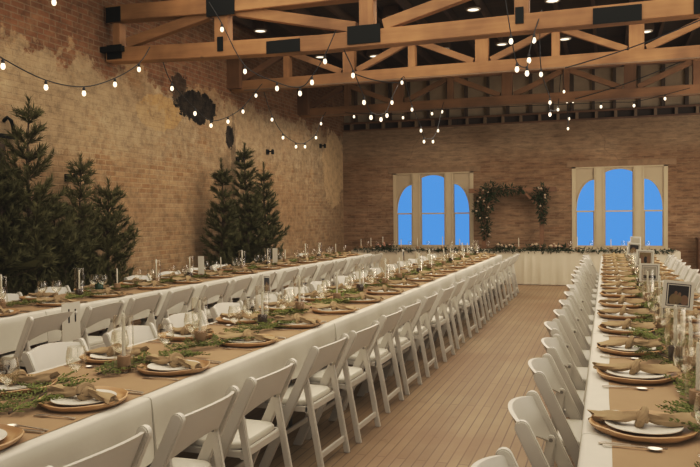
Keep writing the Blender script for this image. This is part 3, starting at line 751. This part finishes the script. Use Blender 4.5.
# candles in glass cylinders, greenery along each table
CC = {}
def candle(x_, y_, tb, glass=True, size=1, blk=0):
    i = CC[tb] = CC.get(tb, -1)+1; w = NTH[i]; tail = '%s from the near end of %s' % (w, NM[tb])
    put_z = TT+.0065 if glass else TT
    tag(put('candle_block', block_me[blk], None, (x_, y_, put_z)), ('dark birch' if blk == 0 else 'pale birch')+' candle block, '+tail, 'candle holder', 'birch candle blocks')
    part_thing('taper_candle', [('wax', wax_me[size]), ('wick', wick_me[size])], 'white taper candle, '+tail, 'candle', (x_, y_, put_z+.0805), 0, 'white taper candles')
    if glass: tag(put('glass_cylinder', cyl_me, None, (x_, y_, TT)), 'clear glass cylinder around a candle, '+tail, 'candle glass', 'clear glass cylinders')
GC = {}
def sprig(x_, y_, rz, tb):
    i = GC[tb] = GC.get(tb, -1)+1; a_, b_ = SPR[rnd.randrange(4)]
    part_thing('cedar_sprig', [('foliage', a_), ('stem', b_)], 'green cedar sprig, %s from the near end of %s' % (NTH[i], NM[tb]), 'greenery', (x_, y_, TT+.001), rz, 'cedar sprigs along the tables')
for tb, X, ys, d in (('M', MX, [2.45,3.33,4.20,5.02,5.85,6.65,7.5,8.3,9.1,9.95,10.8,11.6,12.4,13.2,14.0,14.7], 0), ('R', RX, [3.35,4.15,4.42,5.0,5.55,6.5,7.3,8.1,8.9,9.7,10.5,11.3,12.1,12.9,13.7,14.5], 1), ('L', LX, [5.35,6.35,7.05,7.75,8.6,9.35,10.1,10.9,11.7,12.5,13.3,14.1], 2)):
    cx = (X[0]+X[1])/2
    for i, y_ in enumerate(ys):
        candle(cx+(.02 if i % 2 else -.03), y_, tb, i % 3 != 2 or y_ < 4.5, (i*2+d) % 3, 1 if (i+d) % 3 else 0)
    y0 = {'M': 1.9, 'R': 2.3, 'L': 4.9}[tb]
    while y0 < 14.8:
        sprig(cx+(rnd.random()-.5)*.16, y0, (rnd.random()-.5)*1.0+(PI if rnd.random() < .4 else 0), tb); y0 += .66+.16*rnd.random()

# ------------------------------------------------------------------ chairs along every side
CHY = {'MA': [2.15,2.82,3.52,4.40,5.06,5.84,6.46,7.2,7.98,8.78,9.6,10.4,11.2,11.95,12.7,13.4,14.1,14.75],
       'MB': [2.9,3.75,4.5,5.25,6.0,6.75,7.5,8.25,9.05,9.8,10.55,11.35,12.1,12.85,13.65,14.4],
       'RA': [2.28,3.14,4.05,4.78,5.5,6.25,6.95,7.7,8.45,9.2,9.95,10.7,11.45,12.2,12.95,13.7,14.45],
       'RB': [7.4,8.15,8.9,9.65,10.4,11.15,11.9,12.65,13.4,14.15,14.8],
       'LA': [5.03,5.72,6.42,7.12,7.85,8.55,9.3,10.05,10.8,11.55,12.3,13.05,13.8,14.5],
       'LB': [6.15,6.9,8.55,9.3,10.05,10.8,14.4]}
for s_, ys in CHY.items():
    X = {'M': MX, 'R': RX, 'L': LX}[s_[0]]; face = {'MA': -1, 'MB': 1, 'RA': 1, 'RB': -1, 'LA': -1, 'LB': 1}[s_]
    off = {'M': .20, 'R': .12, 'L': .20}[s_[0]]
    x_ = X[0]-off if face > 0 else X[1]+off
    for i, y_ in enumerate(ys):
        chair(x_+(rnd.random()-.5)*.05-(face*.0), y_+(rnd.random()-.5)*.03, (0 if face > 0 else PI)+(rnd.random()-.5)*.10, 'white folding chair, %s from the near end, %s' % (NTH[i], SIDE[s_]), 'white folding chairs')

# ------------------------------------------------------------------ signs
def photo_sign(loc, rz, label, stem_h, size, kind, tilt=0, group=None):
    o = thing('photo_sign', label, 'photo sign', loc, rz, group)
    MB().box(-.05, .05, -.03, .03, 0, .012).build('base', M['glass'], o)
    MB().tube([(0,0,.01),(0,0,stem_h+.02)], .003, 6).build('stem', M['steel'], o)
    b = MB().box(-size/2*1.04, size/2*1.04, -.004, .004, -size*.5, size*.5).build('board', M['card'], o, bevel=.002); b.location = (0, -.004, stem_h+size/2); b.rotation_euler = (-.06, tilt, 0)
    s = size*.40
    f_ = MB()
    for g in (((-s, s, s-.004, s)), ((-s, s, -s, -s+.004)), ((-s, -s+.004, -s, s)), ((s-.004, s, -s, s))): f_.box(g[0], g[1], -.0062, -.0045, g[2], g[3])
    f_.build('photo_border', M['photo_dark'], b)
    s2 = s*.84; p = MB().add([(-s2,-.0055,-s2),(s2,-.0055,-s2),(s2,-.0055,s2),(-s2,-.0055,s2)], [(0,1,2,3)], 0)
    def ell(cx, cz, rx, rz_, mi, yy):
        vs = [(max(-s2, min(s2, s2*(cx+rx*math.cos(2*PI*k_/14)))), yy, max(-s2, min(s2, s2*(cz+rz_*math.sin(2*PI*k_/14))))) for k_ in range(14)]; p.add(vs, [tuple(range(14))], mi)
    if kind == 'people':
        ell(-.35,-.55,.55,.7,1,-.0058); ell(.0,-.4,.4,.5,1,-.0060); ell(.62,-.5,.42,.55,2,-.0058); ell(-.25,.22,.16,.2,2,-.0062); ell(.12,.12,.15,.19,2,-.0064)
        ms = [M['photo_dark'], M['photo_tan'], M['photo_skin']]
    elif kind == 'grey':
        p.add([(-s2*.95,-.006,-s2*.95),(s2*.95,-.006,-s2*.95),(s2*.95,-.006,-s2*.45),(-s2*.95,-.006,-s2*.45)], [(0,1,2,3)], 1); ms = [M['photo_grey'], M['photo_dark']]
    else:
        ell(-.5,-.2,.35,.75,1,-.0058); ell(.1,-.3,.3,.6,2,-.006); ell(.6,-.2,.32,.7,1,-.0062); ms = [M['photo_tan'], M['photo_skin'], M['photo_dark']]
    p.build('photo', ms, b)
cxr = .39
def sign_at(px, py, Y, size, *rest):
    p = on_line(px, py, (-9, Y), (9, Y)); photo_sign((p.x, p.y, TT), rest[0], rest[1], p.z-TT-size/2, size, rest[2], rest[3])
sign_at(678, 295, 4.9, .172, .12, 'white sign with dark photo of two people, largest on photo-sign table', 'people', .09)
sign_at(649.5, 272.5, 7.4, .168, .06, 'white sign with grey photo, dark along its bottom, on photo-sign table', 'grey', .03)
sign_at(645, 258, 9.0, .185, .0, 'white sign with warm brown photo, behind the grey photo sign', 'warm', .05)
sign_at(634, 249, 11.0, .17, .1, 'small white photo sign standing behind the warm brown photo sign', 'people', .1)
sign_at(635.5, 241.5, 13.0, .16, .0, 'white photo sign at the head-table end of photo-sign table', 'grey', .05)
sign_at(266, 284.5, 6.6, .20, 1.66, 'dark photo sign seen almost edge-on, nearer one on the middle table', 'people', .10)
sign_at(403, 256, 11.0, .20, 1.72, 'dark photo sign seen almost edge-on, farther one on the middle table', 'people', .10)
def number_card(loc, rz, label):
    o = thing('table_card', label, 'table card', loc, rz)
    MB().box(-.02,.02,-.02,.02,0,.05).build('holder', M['pale_wood'], o); MB().box(-.042,.042,-.002,.002,.04,.29).build('card', M['card'], o)
p_ = on_line(201, 256, (-5.2, 0), (-5.2, 20)); number_card((-5.2, p_.y, TT), .25, 'tall white card on the tree-side table before the bare brick wall')
p_ = on_line(275, 251, (-5.2, 0), (-5.2, 20)); number_card((-5.2, p_.y, TT), .25, 'tall white card on the tree-side table before the far tree clump')
# paper sign hung on a chair of the tree-side row
d_ = ray(71, 321); sp_ = Vector((0,0,H))+d_*(-4.36/d_.x)
ps = thing('paper_sign', 'white paper sign with two dark letters hung on a chair back by the tree-side table', 'sign', sp_, PI/2)
MB().box(-.115, .115, -.004, 0, -.17, .16).build('sheet', M['card'], ps)
fc = bpy.data.curves.new('letters', 'FONT'); fc.body = 'li'; fc.size = .175; fc.align_x = 'CENTER'; fc.align_y = 'CENTER'; fc.extrude = .001; fc.space_character = 1.5
fo = link(bpy.data.objects.new('letters', fc)); bpy.context.view_layer.update()
lm = bpy.data.meshes.new_from_object(fo.evaluated_get(bpy.context.evaluated_depsgraph_get())); lm.materials.clear(); lm.materials.append(M['photo_dark']); bpy.data.objects.remove(fo)
lo_ = put('lettering', lm, ps, (.01, -.006, .04)); lo_.rotation_euler = (PI/2, 0, 0)
# dark bottle and green glass jar on the tree-side table
bt = thing('green_jar', 'dark green glass jar among the greenery on the tree-side table', 'jar', (-5.33, 6.85, TT))
MB().lathe([(0,0),(.042,0),(.045,.01),(.045,.09),(.035,.11),(.035,.125),(.03,.125),(.03,.11),(.04,.09),(.04,.01),(0,.006)], 18).build('body', M['green_glass'], bt, True)
MB().lathe([(.037,.112),(.038,.128),(0,.13)], 18).build('lid', M['black_steel'], bt, True)

# ------------------------------------------------------------------ head table
HX0, HX1, HY0, HY1 = -5.75, 1.46, 16.69, 17.5
ht = thing('head_table', 'long head table under ivory skirting along the far wall', 'table', (0,0,0))
MB().box(HX0+.02, HX1-.02, HY0+.03, HY1-.02, .70, .742).build('tabletop', M['tabletop'], ht)
for x_ in (-5.5,-3.8,-2.1,-.4,1.2):
    for y_ in (HY0+.15, HY1-.15): MB().tube([(x_,y_,0),(x_,y_,.70)], .018, 8).build('leg', M['shade'], ht)
q = MB(); n_ = 520; rows = []
per = []
L1 = HX1-HX0; L2 = HY1-HY0; tot = L1+2*L2
for i in range(n_+1):
    d = tot*i/n_
    if d < L2: p_, nn_ = (HX0, HY1-d), (-1, 0)
    elif d < L2+L1: p_, nn_ = (HX0+d-L2, HY0), (0, -1)
    else: p_, nn_ = (HX1, HY0+d-L2-L1), (1, 0)
    per.append((p_, nn_, d))
for jz in range(7):
    t_ = jz/6; row = []
    for p_, nn_, d in per:
        seam = 0
        for s_ in (1.6, 4.05, 4.22, 6.5): seam += .03*math.exp(-((d-L2-s_)/.035)**2)
        f_ = t_*(.012*math.sin(d*17+.6*math.sin(d*3))+.010*math.sin(d*29+1)+.004*math.sin(d*51)) + seam*min(1, t_*3) + .012*t_
        row.append(len(q.V)); q.V.append((p_[0]+nn_[0]*f_, p_[1]+nn_[1]*f_, TZ-(TZ-.012)*t_))
    rows.append(row)
for r0, r1 in zip(rows, rows[1:]):
    for i in range(n_): q.F.append((r0[i], r0[i+1], r1[i+1], r1[i]))
top = [len(q.V)+i for i in range(4)]; q.V += [(HX0,HY0,TZ),(HX1,HY0,TZ),(HX1,HY1,TZ),(HX0,HY1,TZ)]; q.F.append(tuple(top)); q.M = [0]*len(q.F)
tag(q.build('table_skirt', M['skirt'], None, True), 'gathered ivory cloth skirt hanging to the floor round the head table', 'tablecloth')

def leaf_cluster(q, c, r, n_, rr, L=.05, w=.018, m=0, flatz=1.0, drop=0):
    for _ in range(n_):
        v = Vector((rr.gauss(0,1), rr.gauss(0,1), rr.gauss(0,1)*flatz)).normalized(); p = Vector(c)+v*r*rr.random()**.5
        d = (v+Vector((rr.gauss(0,.5), rr.gauss(0,.5), rr.gauss(0,.5)-drop))).normalized(); s = d.cross(Vector((rr.random()-.5, rr.random()-.5, rr.random()))).normalized()*w*.5
        l_ = L*(.6+.8*rr.random()); nn = len(q.V); q.V += [tuple(p), tuple(p+d*l_*.5+s), tuple(p+d*l_), tuple(p+d*l_*.5-s)]; q.F.append((nn,nn+1,nn+2,nn+3)); q.M.append(m)
def rose(name, c, r, m, parent):
    q = MB(); rr = random.Random(int(c[0]*1000+c[2]*777)); nn = 9; 
    for L_ in range(3):
        n_ = 8; ra = r*(1-.28*L_); h0 = r*(.15+.25*L_)
        q.lathe([(0,-r*.5),(ra*.7,-r*.3),(ra,h0*.4),(ra*.85,h0+r*.3),(ra*.7,h0+r*.25),(ra*.5,0)], n_, c)
    q.lathe([(r*.3,r*.1),(r*.28,r*.7),(0,r*.75)], 7, c)
    for i, v in enumerate(q.V): q.V[i] = tuple(Vector(v)+Vector((rr.uniform(-1,1), rr.uniform(-1,1), rr.uniform(-1,1)))*r*.08)
    return q.build(name, m, parent, True)
# low garland along the front edge
rr = random.Random(5); q = MB(); x_ = HX0+.1
while x_ < HX1-.1:
    leaf_cluster(q, (x_, HY0+.02+rr.gauss(0,.015), TZ+.012), .05, 16, rr, .07, .02, 0, .35, .25); x_ += .035
tag(q.build('garland', M['green_dark'], None, False, 0, False), 'long thin green leaf garland along the head table front edge', 'garland')
for i, (px, lab) in enumerate(((-2.15, 'loose clump of cream roses on the head table beneath the left arch post'), (-1.45, 'clump of cream and blush roses on the head table by the bare arch post'), (-.98, 'clump of cream roses on the head table beside the second window'), (-4.95, 'small clump of blush roses on the head table before the brick corner'))):
    lab = lab.replace('left arch post', 'leafy arch post')
    o = thing('flower_arrangement', lab, 'flowers', (px, HY0+.17, TZ+.002)); q = MB()
    for k_ in range(9): leaf_cluster(q, (rr.uniform(-.2,.2), rr.uniform(-.05,.05), .05), .07, 22, rr, .08, .025, 0, .7)
    for v_i, v in enumerate(q.V): q.V[v_i] = (v[0], v[1], max(.0, v[2]))
    q.build('foliage', M['green_dark'], o, False, 0, False)
    for k_ in range(8 if i < 3 else 5):
        rose('rose', (rr.uniform(-.17,.17), rr.uniform(-.11,.0), .07+rr.uniform(0,.075)), rr.uniform(.028,.042), M['flower'] if (k_ % 3 or i == 0) and i < 3 else M['flower2'], o)
HC = 0
for px, g in ((-5.6,0),(-5.35,1),(-5.05,0),(-4.6,0),(-4.2,1),(-3.6,0),(-3.2,1),(-1.86,0),(-.6,1),(.1,0),(.6,1)):
    part_thing('taper_candle', [('wax', wax_me[(HC) % 3]), ('wick', wick_me[HC % 3])], 'white taper candle on the head table, %s from the plastered wall' % NTH[HC], 'candle', (px, HY0+.3, TZ+.0815), 0, 'head table candles')
    tag(put('candle_block', block_me[1], None, (px, HY0+.3, TZ+.001)), 'pale candle block on the head table, %s from the plastered wall' % NTH[HC], 'candle holder', 'head table candle blocks')
    HC += 1
for i, px in enumerate((-5.45,-5.2,-4.8,-4.4,-3.95,-3.4,-2.9,-2.55,-.75,-.3,.35,.85)):
    tag(put('wine_glass', goblet_far, None, (px, HY0+.36, TZ+.001)), 'wine glass on the head table, %s from the plastered wall' % NTH[i], 'wine glass', 'head table wine glasses')
# wooden screen edge beside the head table
sc_ = thing('wooden_cabinet', 'dark red-brown wooden cabinet against the far wall past the head table', 'cabinet', (2.38, YF-.25, 0))
MB().box(-.40,.40,-.22,.22,.06,.95).build('body', M['arch_wood'], sc_, bevel=.01); MB().box(-.42,.42,-.24,.24,.95,.98).build('top', M['beam_dark'], sc_, bevel=.006)
for sx in (-1,1):
    d_ = MB().box(sx*.2-.18, sx*.2+.18, -.235, -.22, .12, .90).build('door', M['beam_dark_z'], sc_); MB().lathe([(0,0),(.012,.0),(.012,.02),(0,.022)], 8, (sx*.05,-.235,.5)).build('knob', M['black_steel'], d_)
    for sy in (-1,1): MB().box(sx*.36-.025, sx*.36+.025, sy*.18-.025, sy*.18+.025, 0, .06).build('foot', M['beam_dark'], sc_)

# ------------------------------------------------------------------ wooden arch with greenery
AY = 17.72*K
ax = lambda v: v*K
ar = thing('wedding_arch', 'brown timber arch draped with greenery and cream flowers behind the head table', 'arch', (0,0,0))
zt = AZ(2.13)
for px in (-2.75, -1.41): MB().box(ax(px)-.05, ax(px)+.05, AY-.05, AY+.05, 0, zt-.05).build('post', M['arch_wood'], ar, bevel=.005)
MB().box(ax(-3.10), ax(-1.08), AY-.06, AY+.06, zt-.055, zt+.055).build('crossbeam', M['arch_wood'], ar, bevel=.005)
for px, s in ((-2.75, 1), (-1.41, -1)): MB().beam((ax(px)+s*.05, AY, zt-.42), (ax(px)+s*.42, AY, zt-.06), .06, .06).build('brace', M['arch_wood'], ar)
for px in (-2.75, -1.41): MB().box(ax(px)-.06, ax(px)+.06, AY-.22, AY+.22, 0, .06).build('foot', M['arch_wood'], ar)
q = MB(); rr = random.Random(8)
def blobs(q, pts, n_):
    for (x0, z0, r0) in pts:
        leaf_cluster(q, (ax(x0), AY-.08, AZ(z0)), r0*1.05, int(n_*r0*10), rr, .10, .03, 0, 1.0, .35)
g1 = [(x_+.07, z_, r_) for x_, z_, r_ in [(-2.88,1.90,.15),(-2.80,2.05,.18),(-2.68,2.16,.17),(-2.93,1.72,.14),(-2.90,1.55,.13),(-2.80,1.45,.13),(-2.76,1.3,.11),(-2.78,1.18,.09),(-2.77,1.06,.06),(-2.62,2.0,.14),(-2.5,2.13,.12),(-2.35,2.13,.11),(-2.2,2.13,.10),(-2.05,2.13,.09),(-1.92,2.13,.07),(-2.72,1.75,.13),(-2.85,1.62,.12)]]
g2 = [(-1.42,2.10,.13),(-1.5,1.98,.13),(-1.36,1.95,.12),(-1.44,1.85,.14),(-1.40,1.72,.11),(-1.41,1.6,.09),(-1.40,1.5,.07),(-1.40,1.4,.05),(-1.34,2.08,.09)]
f_ = MB(); blobs(f_, g1, 62); f_.build('draped_greenery', M['green_dark'], ar, False, 0, False)
f_ = MB(); blobs(f_, g2, 62); f_.build('post_greenery', M['green_dark'], ar, False, 0, False)
for i in range(12):
    x0, z0, r0 = rr.choice(g1[:10] + g1[15:]); rose('rose', (ax(x0)+rr.uniform(-.13,.13), AY-.08-r0*.95-.03, AZ(z0)+rr.uniform(-.12,.10)), rr.uniform(.022,.036), M['flower'], ar)
for i in range(7):
    x0, z0, r0 = rr.choice(g2[:7]); rose('rose', (ax(x0)+rr.uniform(-.09,.09), AY-.08-r0*.95-.03, AZ(z0)+rr.uniform(-.09,.08)), rr.uniform(.022,.036), M['flower'], ar)

# ------------------------------------------------------------------ trees
def tree(x_, y_, hgt, rmax, seed, label, mm, dens=1.0, sparse=False):
    r_ = random.Random(seed); o = thing('pine_tree', label, 'tree', (x_, y_, 0)); tk = MB(); q = MB()
    lean = (r_.uniform(-.03,.03), r_.uniform(-.03,.03))
    ctr = lambda z_: Vector((lean[0]*z_/hgt + .015*math.sin(z_*3+seed), lean[1]*z_/hgt+.015*math.cos(z_*2.3+seed), z_))
    tk.tube([ctr(hgt*i/12) for i in range(13)], [.045*(1-i/12.6)*hgt/2.9+.004 for i in range(13)], 8)
    def lim(p):
        wx = p.x+x_
        lo = XL+.03; hi = (-6.12 if p.z < 1.05 else -5.55)
        if wx < lo: p.x = lo-x_+r_.random()*.03
        if wx > hi: p.x = hi-x_-r_.random()*.06
        return p
    def needles(p0, p1, L, step):
        d = (p1-p0); ln = d.length
        if ln < 1e-4: return
        d /= ln; a_ = d.cross(Vector((.3,.2,1))).normalized(); b_ = a_.cross(d); n_ = max(2, int(ln/step))
        for i in range(n_):
            p = p0+d*ln*(i+.5)/n_
            for k_ in range(3):
                t_ = r_.random()*2*PI; rad = (a_*math.cos(t_)+b_*math.sin(t_)); v = (d*.8+rad*.75+Vector((0,0,.12))).normalized()*L*(.7+.5*r_.random())
                s = v.cross(rad+Vector((.1,.3,.2))).normalized()*.0075; nn = len(q.V)
                q.V += [tuple(lim(p-s)), tuple(lim(p+s)), tuple(lim(p+v))]; q.F.append((nn,nn+1,nn+2)); q.M.append(0)
    z_ = hgt*.10
    while z_ < hgt*.965:
        f = z_/hgt; Lb = rmax*(1-f)**.95*(.8+.4*r_.random())+.07; nb = 6 if f < .7 else 5
        a0 = r_.random()*6
        for b in range(nb):
            an = a0+2*PI*b/nb+r_.uniform(-.35,.35); L = Lb*r_.uniform(.75,1.15); zz = z_+r_.uniform(-.05,.05); up_ = .38+.5*f+r_.uniform(-.12,.18)
            dirh = Vector((math.cos(an), math.sin(an), 0)); P = []
            for i in range(6):
                u = i/5; P.append(lim(ctr(zz)+dirh*L*u+Vector((0,0,L*(up_*u*.7+.42*u*u)-.03*L))))
            tk.tube(P, [.012*(1-.15*i)*(1-f*.5) for i in range(6)], 4, False)
            for i in range(1, 5): needles(P[i], P[i+1], .095, .013/dens)
            nbr = max(2, int(L/.12*dens))
            for k_ in range(nbr):
                u = .22+.75*k_/nbr; p = P[0].lerp(P[5], 0) if 0 else P[int(u*5)].lerp(P[min(5, int(u*5)+1)], u*5-int(u*5))
                s = 1 if k_ % 2 else -1; side = Vector((-dirh.y, dirh.x, 0))*s
                bl = L*.42*(1.1-u)+.09; e_ = p+(dirh*.75+side*(.75+.2*r_.random())+Vector((0,0,.40+.3*r_.random()))).normalized()*bl
                needles(p, lim(e_), .09, .013/dens)
        z_ += hgt*.072*(.8+.5*r_.random())
    top = ctr(hgt); needles(ctr(hgt*.93), top+Vector((0,0,.08)), .09, .012)
    st = MB().box(-.16,.16,-.03,.03,0,.05).box(-.03,.03,-.16,.16,.0,.05); st.tube([(0,0,.02),(0,0,.22)], .06, 10)
    tk.build('trunk', M['bark'], o); q.build('foliage', M[mm], o, False, 0, False); st.build('stand', M['beam_dark'], o)
XT = -6.3
def tree_at(px, py, rmax, seed, label, mm, dens=1.0, dx=0):
    d = ray(px, py); p = Vector((0,0,H))+d*((XT+dx)/d.x); tree(p.x, p.y, p.z, rmax, seed, label, mm, dens)
tree_at(28, 106, .66, 11, 'tallest pine tree of the near group, slender top, by the dark doorway', 'tree')
tree_at(2, 168, .62, 12, 'bushy dark pine tree before the dark doorway, cut off by the frame edge', 'tree2', 1.1)
tree_at(80, 162, .40, 13, 'slim pine tree with open upswept top, between the tallest and the bushy one', 'tree', .8)
tree_at(108, 186, .56, 14, 'rounded bushy pine tree at the bare-wall end of the near group', 'tree')
tree_at(56, 205, .62, 18, 'low dark pine tree filling the gap beneath the tallest one', 'tree2')
tree_at(221, 164, .38, 15, 'dark pine of the far clump standing closest to the bare brick wall', 'tree2', 1.1)
tree_at(246, 148, .56, 16, 'tallest pine tree of the far clump, in its middle', 'tree2', 1.1)
tree_at(264, 168, .58, 17, 'pine tree of the far clump closest to the far windows', 'tree2', 1.1)

# ------------------------------------------------------------------ string lights
bulb_me = MB().lathe([(0,-.112),(.012,-.109),(.021,-.096),(.0245,-.080),(.021,-.062),(.014,-.044),(.013,-.04)], 14).mesh('bulb', M['bulb'], True)
sock_me = MB().lathe([(0,.0),(.009,-.002),(.010,-.012),(.016,-.016),(.017,-.048),(.013,-.05),(0,-.05)], 10).mesh('socket', M['socket'], True)
def string(label, pts, bulbs, name='string_light'):
    """pts: cable points; bulbs: cable positions that carry a hanging bulb"""
    o = thing(name, label, 'string light', tuple(pts[0]))
    base = Vector(pts[0]); P = [Vector(p)-base for p in pts]
    # smooth the cable through its points
    S = []
    for i in range(len(P)-1):
        p0, p1, p2, p3 = P[max(0,i-1)], P[i], P[i+1], P[min(len(P)-1,i+2)]
        for k_ in range(5):
            t_ = k_/5; S.append(.5*((2*p1)+(p2-p0)*t_+(2*p0-5*p1+4*p2-p3)*t_*t_+(3*p1-p0-3*p2+p3)*t_**3))
    S.append(P[-1])
    MB().tube(S, .0065, 5).build('cable', M['cable'], o)
    for b in bulbs:
        s_ = put('socket', sock_me, o, tuple(Vector(b)-base)); put('bulb', bulb_me, s_)
def cat(A0, B0, us, sag):
    """points of a hanging cable between A0 and B0 at fractions us"""
    A0 = Vector(A0); B0 = Vector(B0); return [A0.lerp(B0, u)-Vector((0,0,4*sag*u*(1-u))) for u in us]
def plane_string(label, p, q, a_px, b_px, bl):
    """a cable from pixel a to pixel b in the vertical plane p-q; bulbs bl lie on it, drop is the socket length"""
    dz = .085
    B = [on_line(x_, y_, p, q)+Vector((0,0,dz)) for x_, y_ in bl]
    pts = ([on_line(*a_px, p, q)] if a_px else []) + B + ([on_line(*b_px, p, q)] if b_px else [])
    string(label, pts, B)
y1, y2, y3 = 8.45*K-.01, 12.0*K-.01, 15.2*K-.01
plane_string('string of lit bulbs along the plaster wall before the front truss', (-5.85, 4), (-5.75, y1), (-14, 46), (150, 47), [(3,67),(46,88),(84,94),(115,85),(139,70)])
plane_string('string of lit bulbs drooping past the dark wall patch behind the front truss', (-5.75, y1), (-5.85, y2), (163, 62), (262, 84), [(172,89),(195,114),(211,126),(228,122),(243,112),(256,96)])
plane_string('string of lit bulbs along the plaster wall between the two rear trusses', (-5.85, y2), (-5.75, y3), (264, 92), (326, 112), [(272,120),(283,138),(296,147),(305,147),(316,138),(321,124)])
plane_string('string of lit bulbs swagged across the front of the front truss', (-4.9, y1-.06), (-2.9, y1-.06), (209, 2), (336, 30), [(222,30),(245,72),(277,89),(300,94),(312,83),(325,62)])
plane_string('string of lit bulbs between front and middle trusses, before the first window', (-3.05, y1), (-3.30, y2), (344, 50), (405, 78), [(353,76),(364,103),(371,118),(381,120),(387,116),(392,103),(402,83)])
plane_string('string of lit bulbs between the two rear trusses, above the first window', (-3.30, y2), (-3.2, y3), (405, 80), (444, 102), [(412,110),(421,131),(424,142),(433,142),(438,131),(442,112)])
plane_string('string of lit bulbs dropping before the front truss over the plank aisle', (-1.55, 7.6), (-.75, y1-.02), (505, -4), (542, 10), [(511,42),(517,70),(527,74),(529,61),(534,41)])
plane_string('string of lit bulbs between front and middle trusses, over the plank aisle', (-.78, y1), (-.85, y2), (540, 14), (563, 62), [(541,75),(550,103),(550,115),(558,110),(561,73)])
plane_string('string of lit bulbs between the two rear trusses, over the plank aisle', (-.85, y2), (-.8, y3), (563, 62), (577, 92), [(564,92),(567,102),(568,129),(569,119),(573,102),(575,107)])
plane_string('string of lit bulbs spread along the darkest truss by the far wall', (XL+.3, y3-.08), (XR, y3-.08), (345, 112), (690, 88), [(354,117),(403,118),(406,85),(432,114),(601,107),(634,106),(665,99)][:2]+[(432,114),(601,107),(634,106),(665,99)])
plane_string('lone lit bulb on a cable high before the plaster wall', (-5.3, 4), (-5.1, y1), (20, -10), (118, -8), [(54,3)])
def cable(label, a_, b_):
    q = MB(); A0 = Vector(a_); B0 = Vector(b_); q.tube([(A0.lerp(B0, i/8)-Vector((0,0,.05*math.sin(PI*i/8))))-A0 for i in range(9)], .010, 5)
    o = q.build('power_cable', M['cable']); o.location = A0; tag(o, label, 'cable')
cable('black power cable slanting across the middle truss over the plank aisle', on_line(565,68,(-1,y2-.1),(2,y2-.1)), on_line(705,18,(-1,y2-.1),(2,y2-.1)))
cable('black power cable slanting across the darkest truss over the second window', on_line(575,99,(-1,y3-.08),(2,y3-.08)), on_line(680,62,(-1,y3-.08),(2,y3-.08)))
cable('black power cable running from the front truss towards the first window', on_line(352,73,(-3.05,y2-.1),(-2,y2-.1)), on_line(404,83,(-3.05,y2-.1),(-2,y2-.1)))

# small black wall fittings
def fitting(pos, label):
    o = thing('wall_fitting', label, 'wall fitting', pos); MB().box(0,.03,-.05,.05,-.05,.05).build('plate', M['black_steel'], o); MB().tube([(.03,0,0),(.12,0,.01)], .014, 6).build('arm', M['black_steel'], o)
    MB().lathe([(.018,.05),(.03,.03),(.034,-.05),(.0,-.055)], 10, (.13,0,0)).build('lamp_head', M['black_steel'], o, True)
def onleft(px, py): 
    d = ray(px, py); return Vector((0,0,H))+d*(XL/d.x)
fitting(onleft(67,178), 'small black wall lamp between the tallest and the slim pine')
fitting(onleft(267,152), 'small black wall fitting above the far pine clump')
fitting(onleft(320,146), 'small black wall lamp below the bulbs near the far corner')
fitting(onleft(237,160), 'black wall lamp half hidden by the far pine clump')

# ------------------------------------------------------------------ light
def area(name, loc, rot, sx, sy, power, c):
    l = bpy.data.lights.new(name, 'AREA'); l.shape = 'RECTANGLE'; l.size = sx; l.size_y = sy; l.energy = power; l.color = c
    o = bpy.data.objects.new(name, l); o.location = loc; o.rotation_euler = rot; link(o); return o
W_ = (1,.905,.775); D_ = (1,.94,.85)
area('hall_fill', (-1.5, 6.5, 4.98), (0,0,0), 8, 11, 820, W_)  # broad unseen panel for soft ambient, standing in for the recessed ceiling lights
area('hall_fill', (-1.5, 14.6, 3.72), (0,0,0), 9, 5.5, 360, W_)  # unseen overhead fill added to brighten the far end
area('daylight_fill', (XR-.1, 8, 2.4), (0, PI/2, 0), 3.4, 20, 420, D_)
area('daylight_fill', (6.5, 10.5, 2.3), (PI/2, 0, math.radians(32)), 5, 3.2, 480, D_)  # unseen fill added inside the room, angled to brighten the far wall
area('daylight_fill', (1.0, YB+.1, 2.4), (PI/2, 0, 0), 8, 3.2, 170, D_)  # unseen frontal fill added behind the camera, no window there
wd = bpy.data.worlds.new('sky'); bpy.context.scene.world = wd; wd.use_nodes = True; nt = wd.node_tree; nt.nodes.clear(); n = N(nt)
tc = n('ShaderNodeTexCoord'); sx = n('ShaderNodeSeparateXYZ'); nt.links.new(tc.outputs['Generated'], sx.inputs[0])
col = ramp_(n, sx.outputs[2], [(.0, (.125,.375,.93)), (.5, (.125,.375,.93))])
bg = n('ShaderNodeBackground', i_Strength=1.0); nt.links.new(col, bg.inputs[0]); ow_ = n('ShaderNodeOutputWorld'); nt.links.new(bg.outputs[0], ow_.inputs[0])
sc = bpy.context.scene
sc.view_settings.view_transform = 'Standard'; sc.view_settings.look = 'None'; sc.view_settings.exposure = 0; sc.view_settings.gamma = 1
sc.view_settings.use_curve_mapping = True
cv = sc.view_settings.curve_mapping; cc_ = cv.curves[3]
cc_.points[0].location = (0, .0035); cc_.points[-1].location = (1, .80); cc_.points.new(.12, .082); cc_.points.new(.45, .375); cv.update()
sc.cycles.max_bounces = 8; sc.cycles.transparent_max_bounces = 24
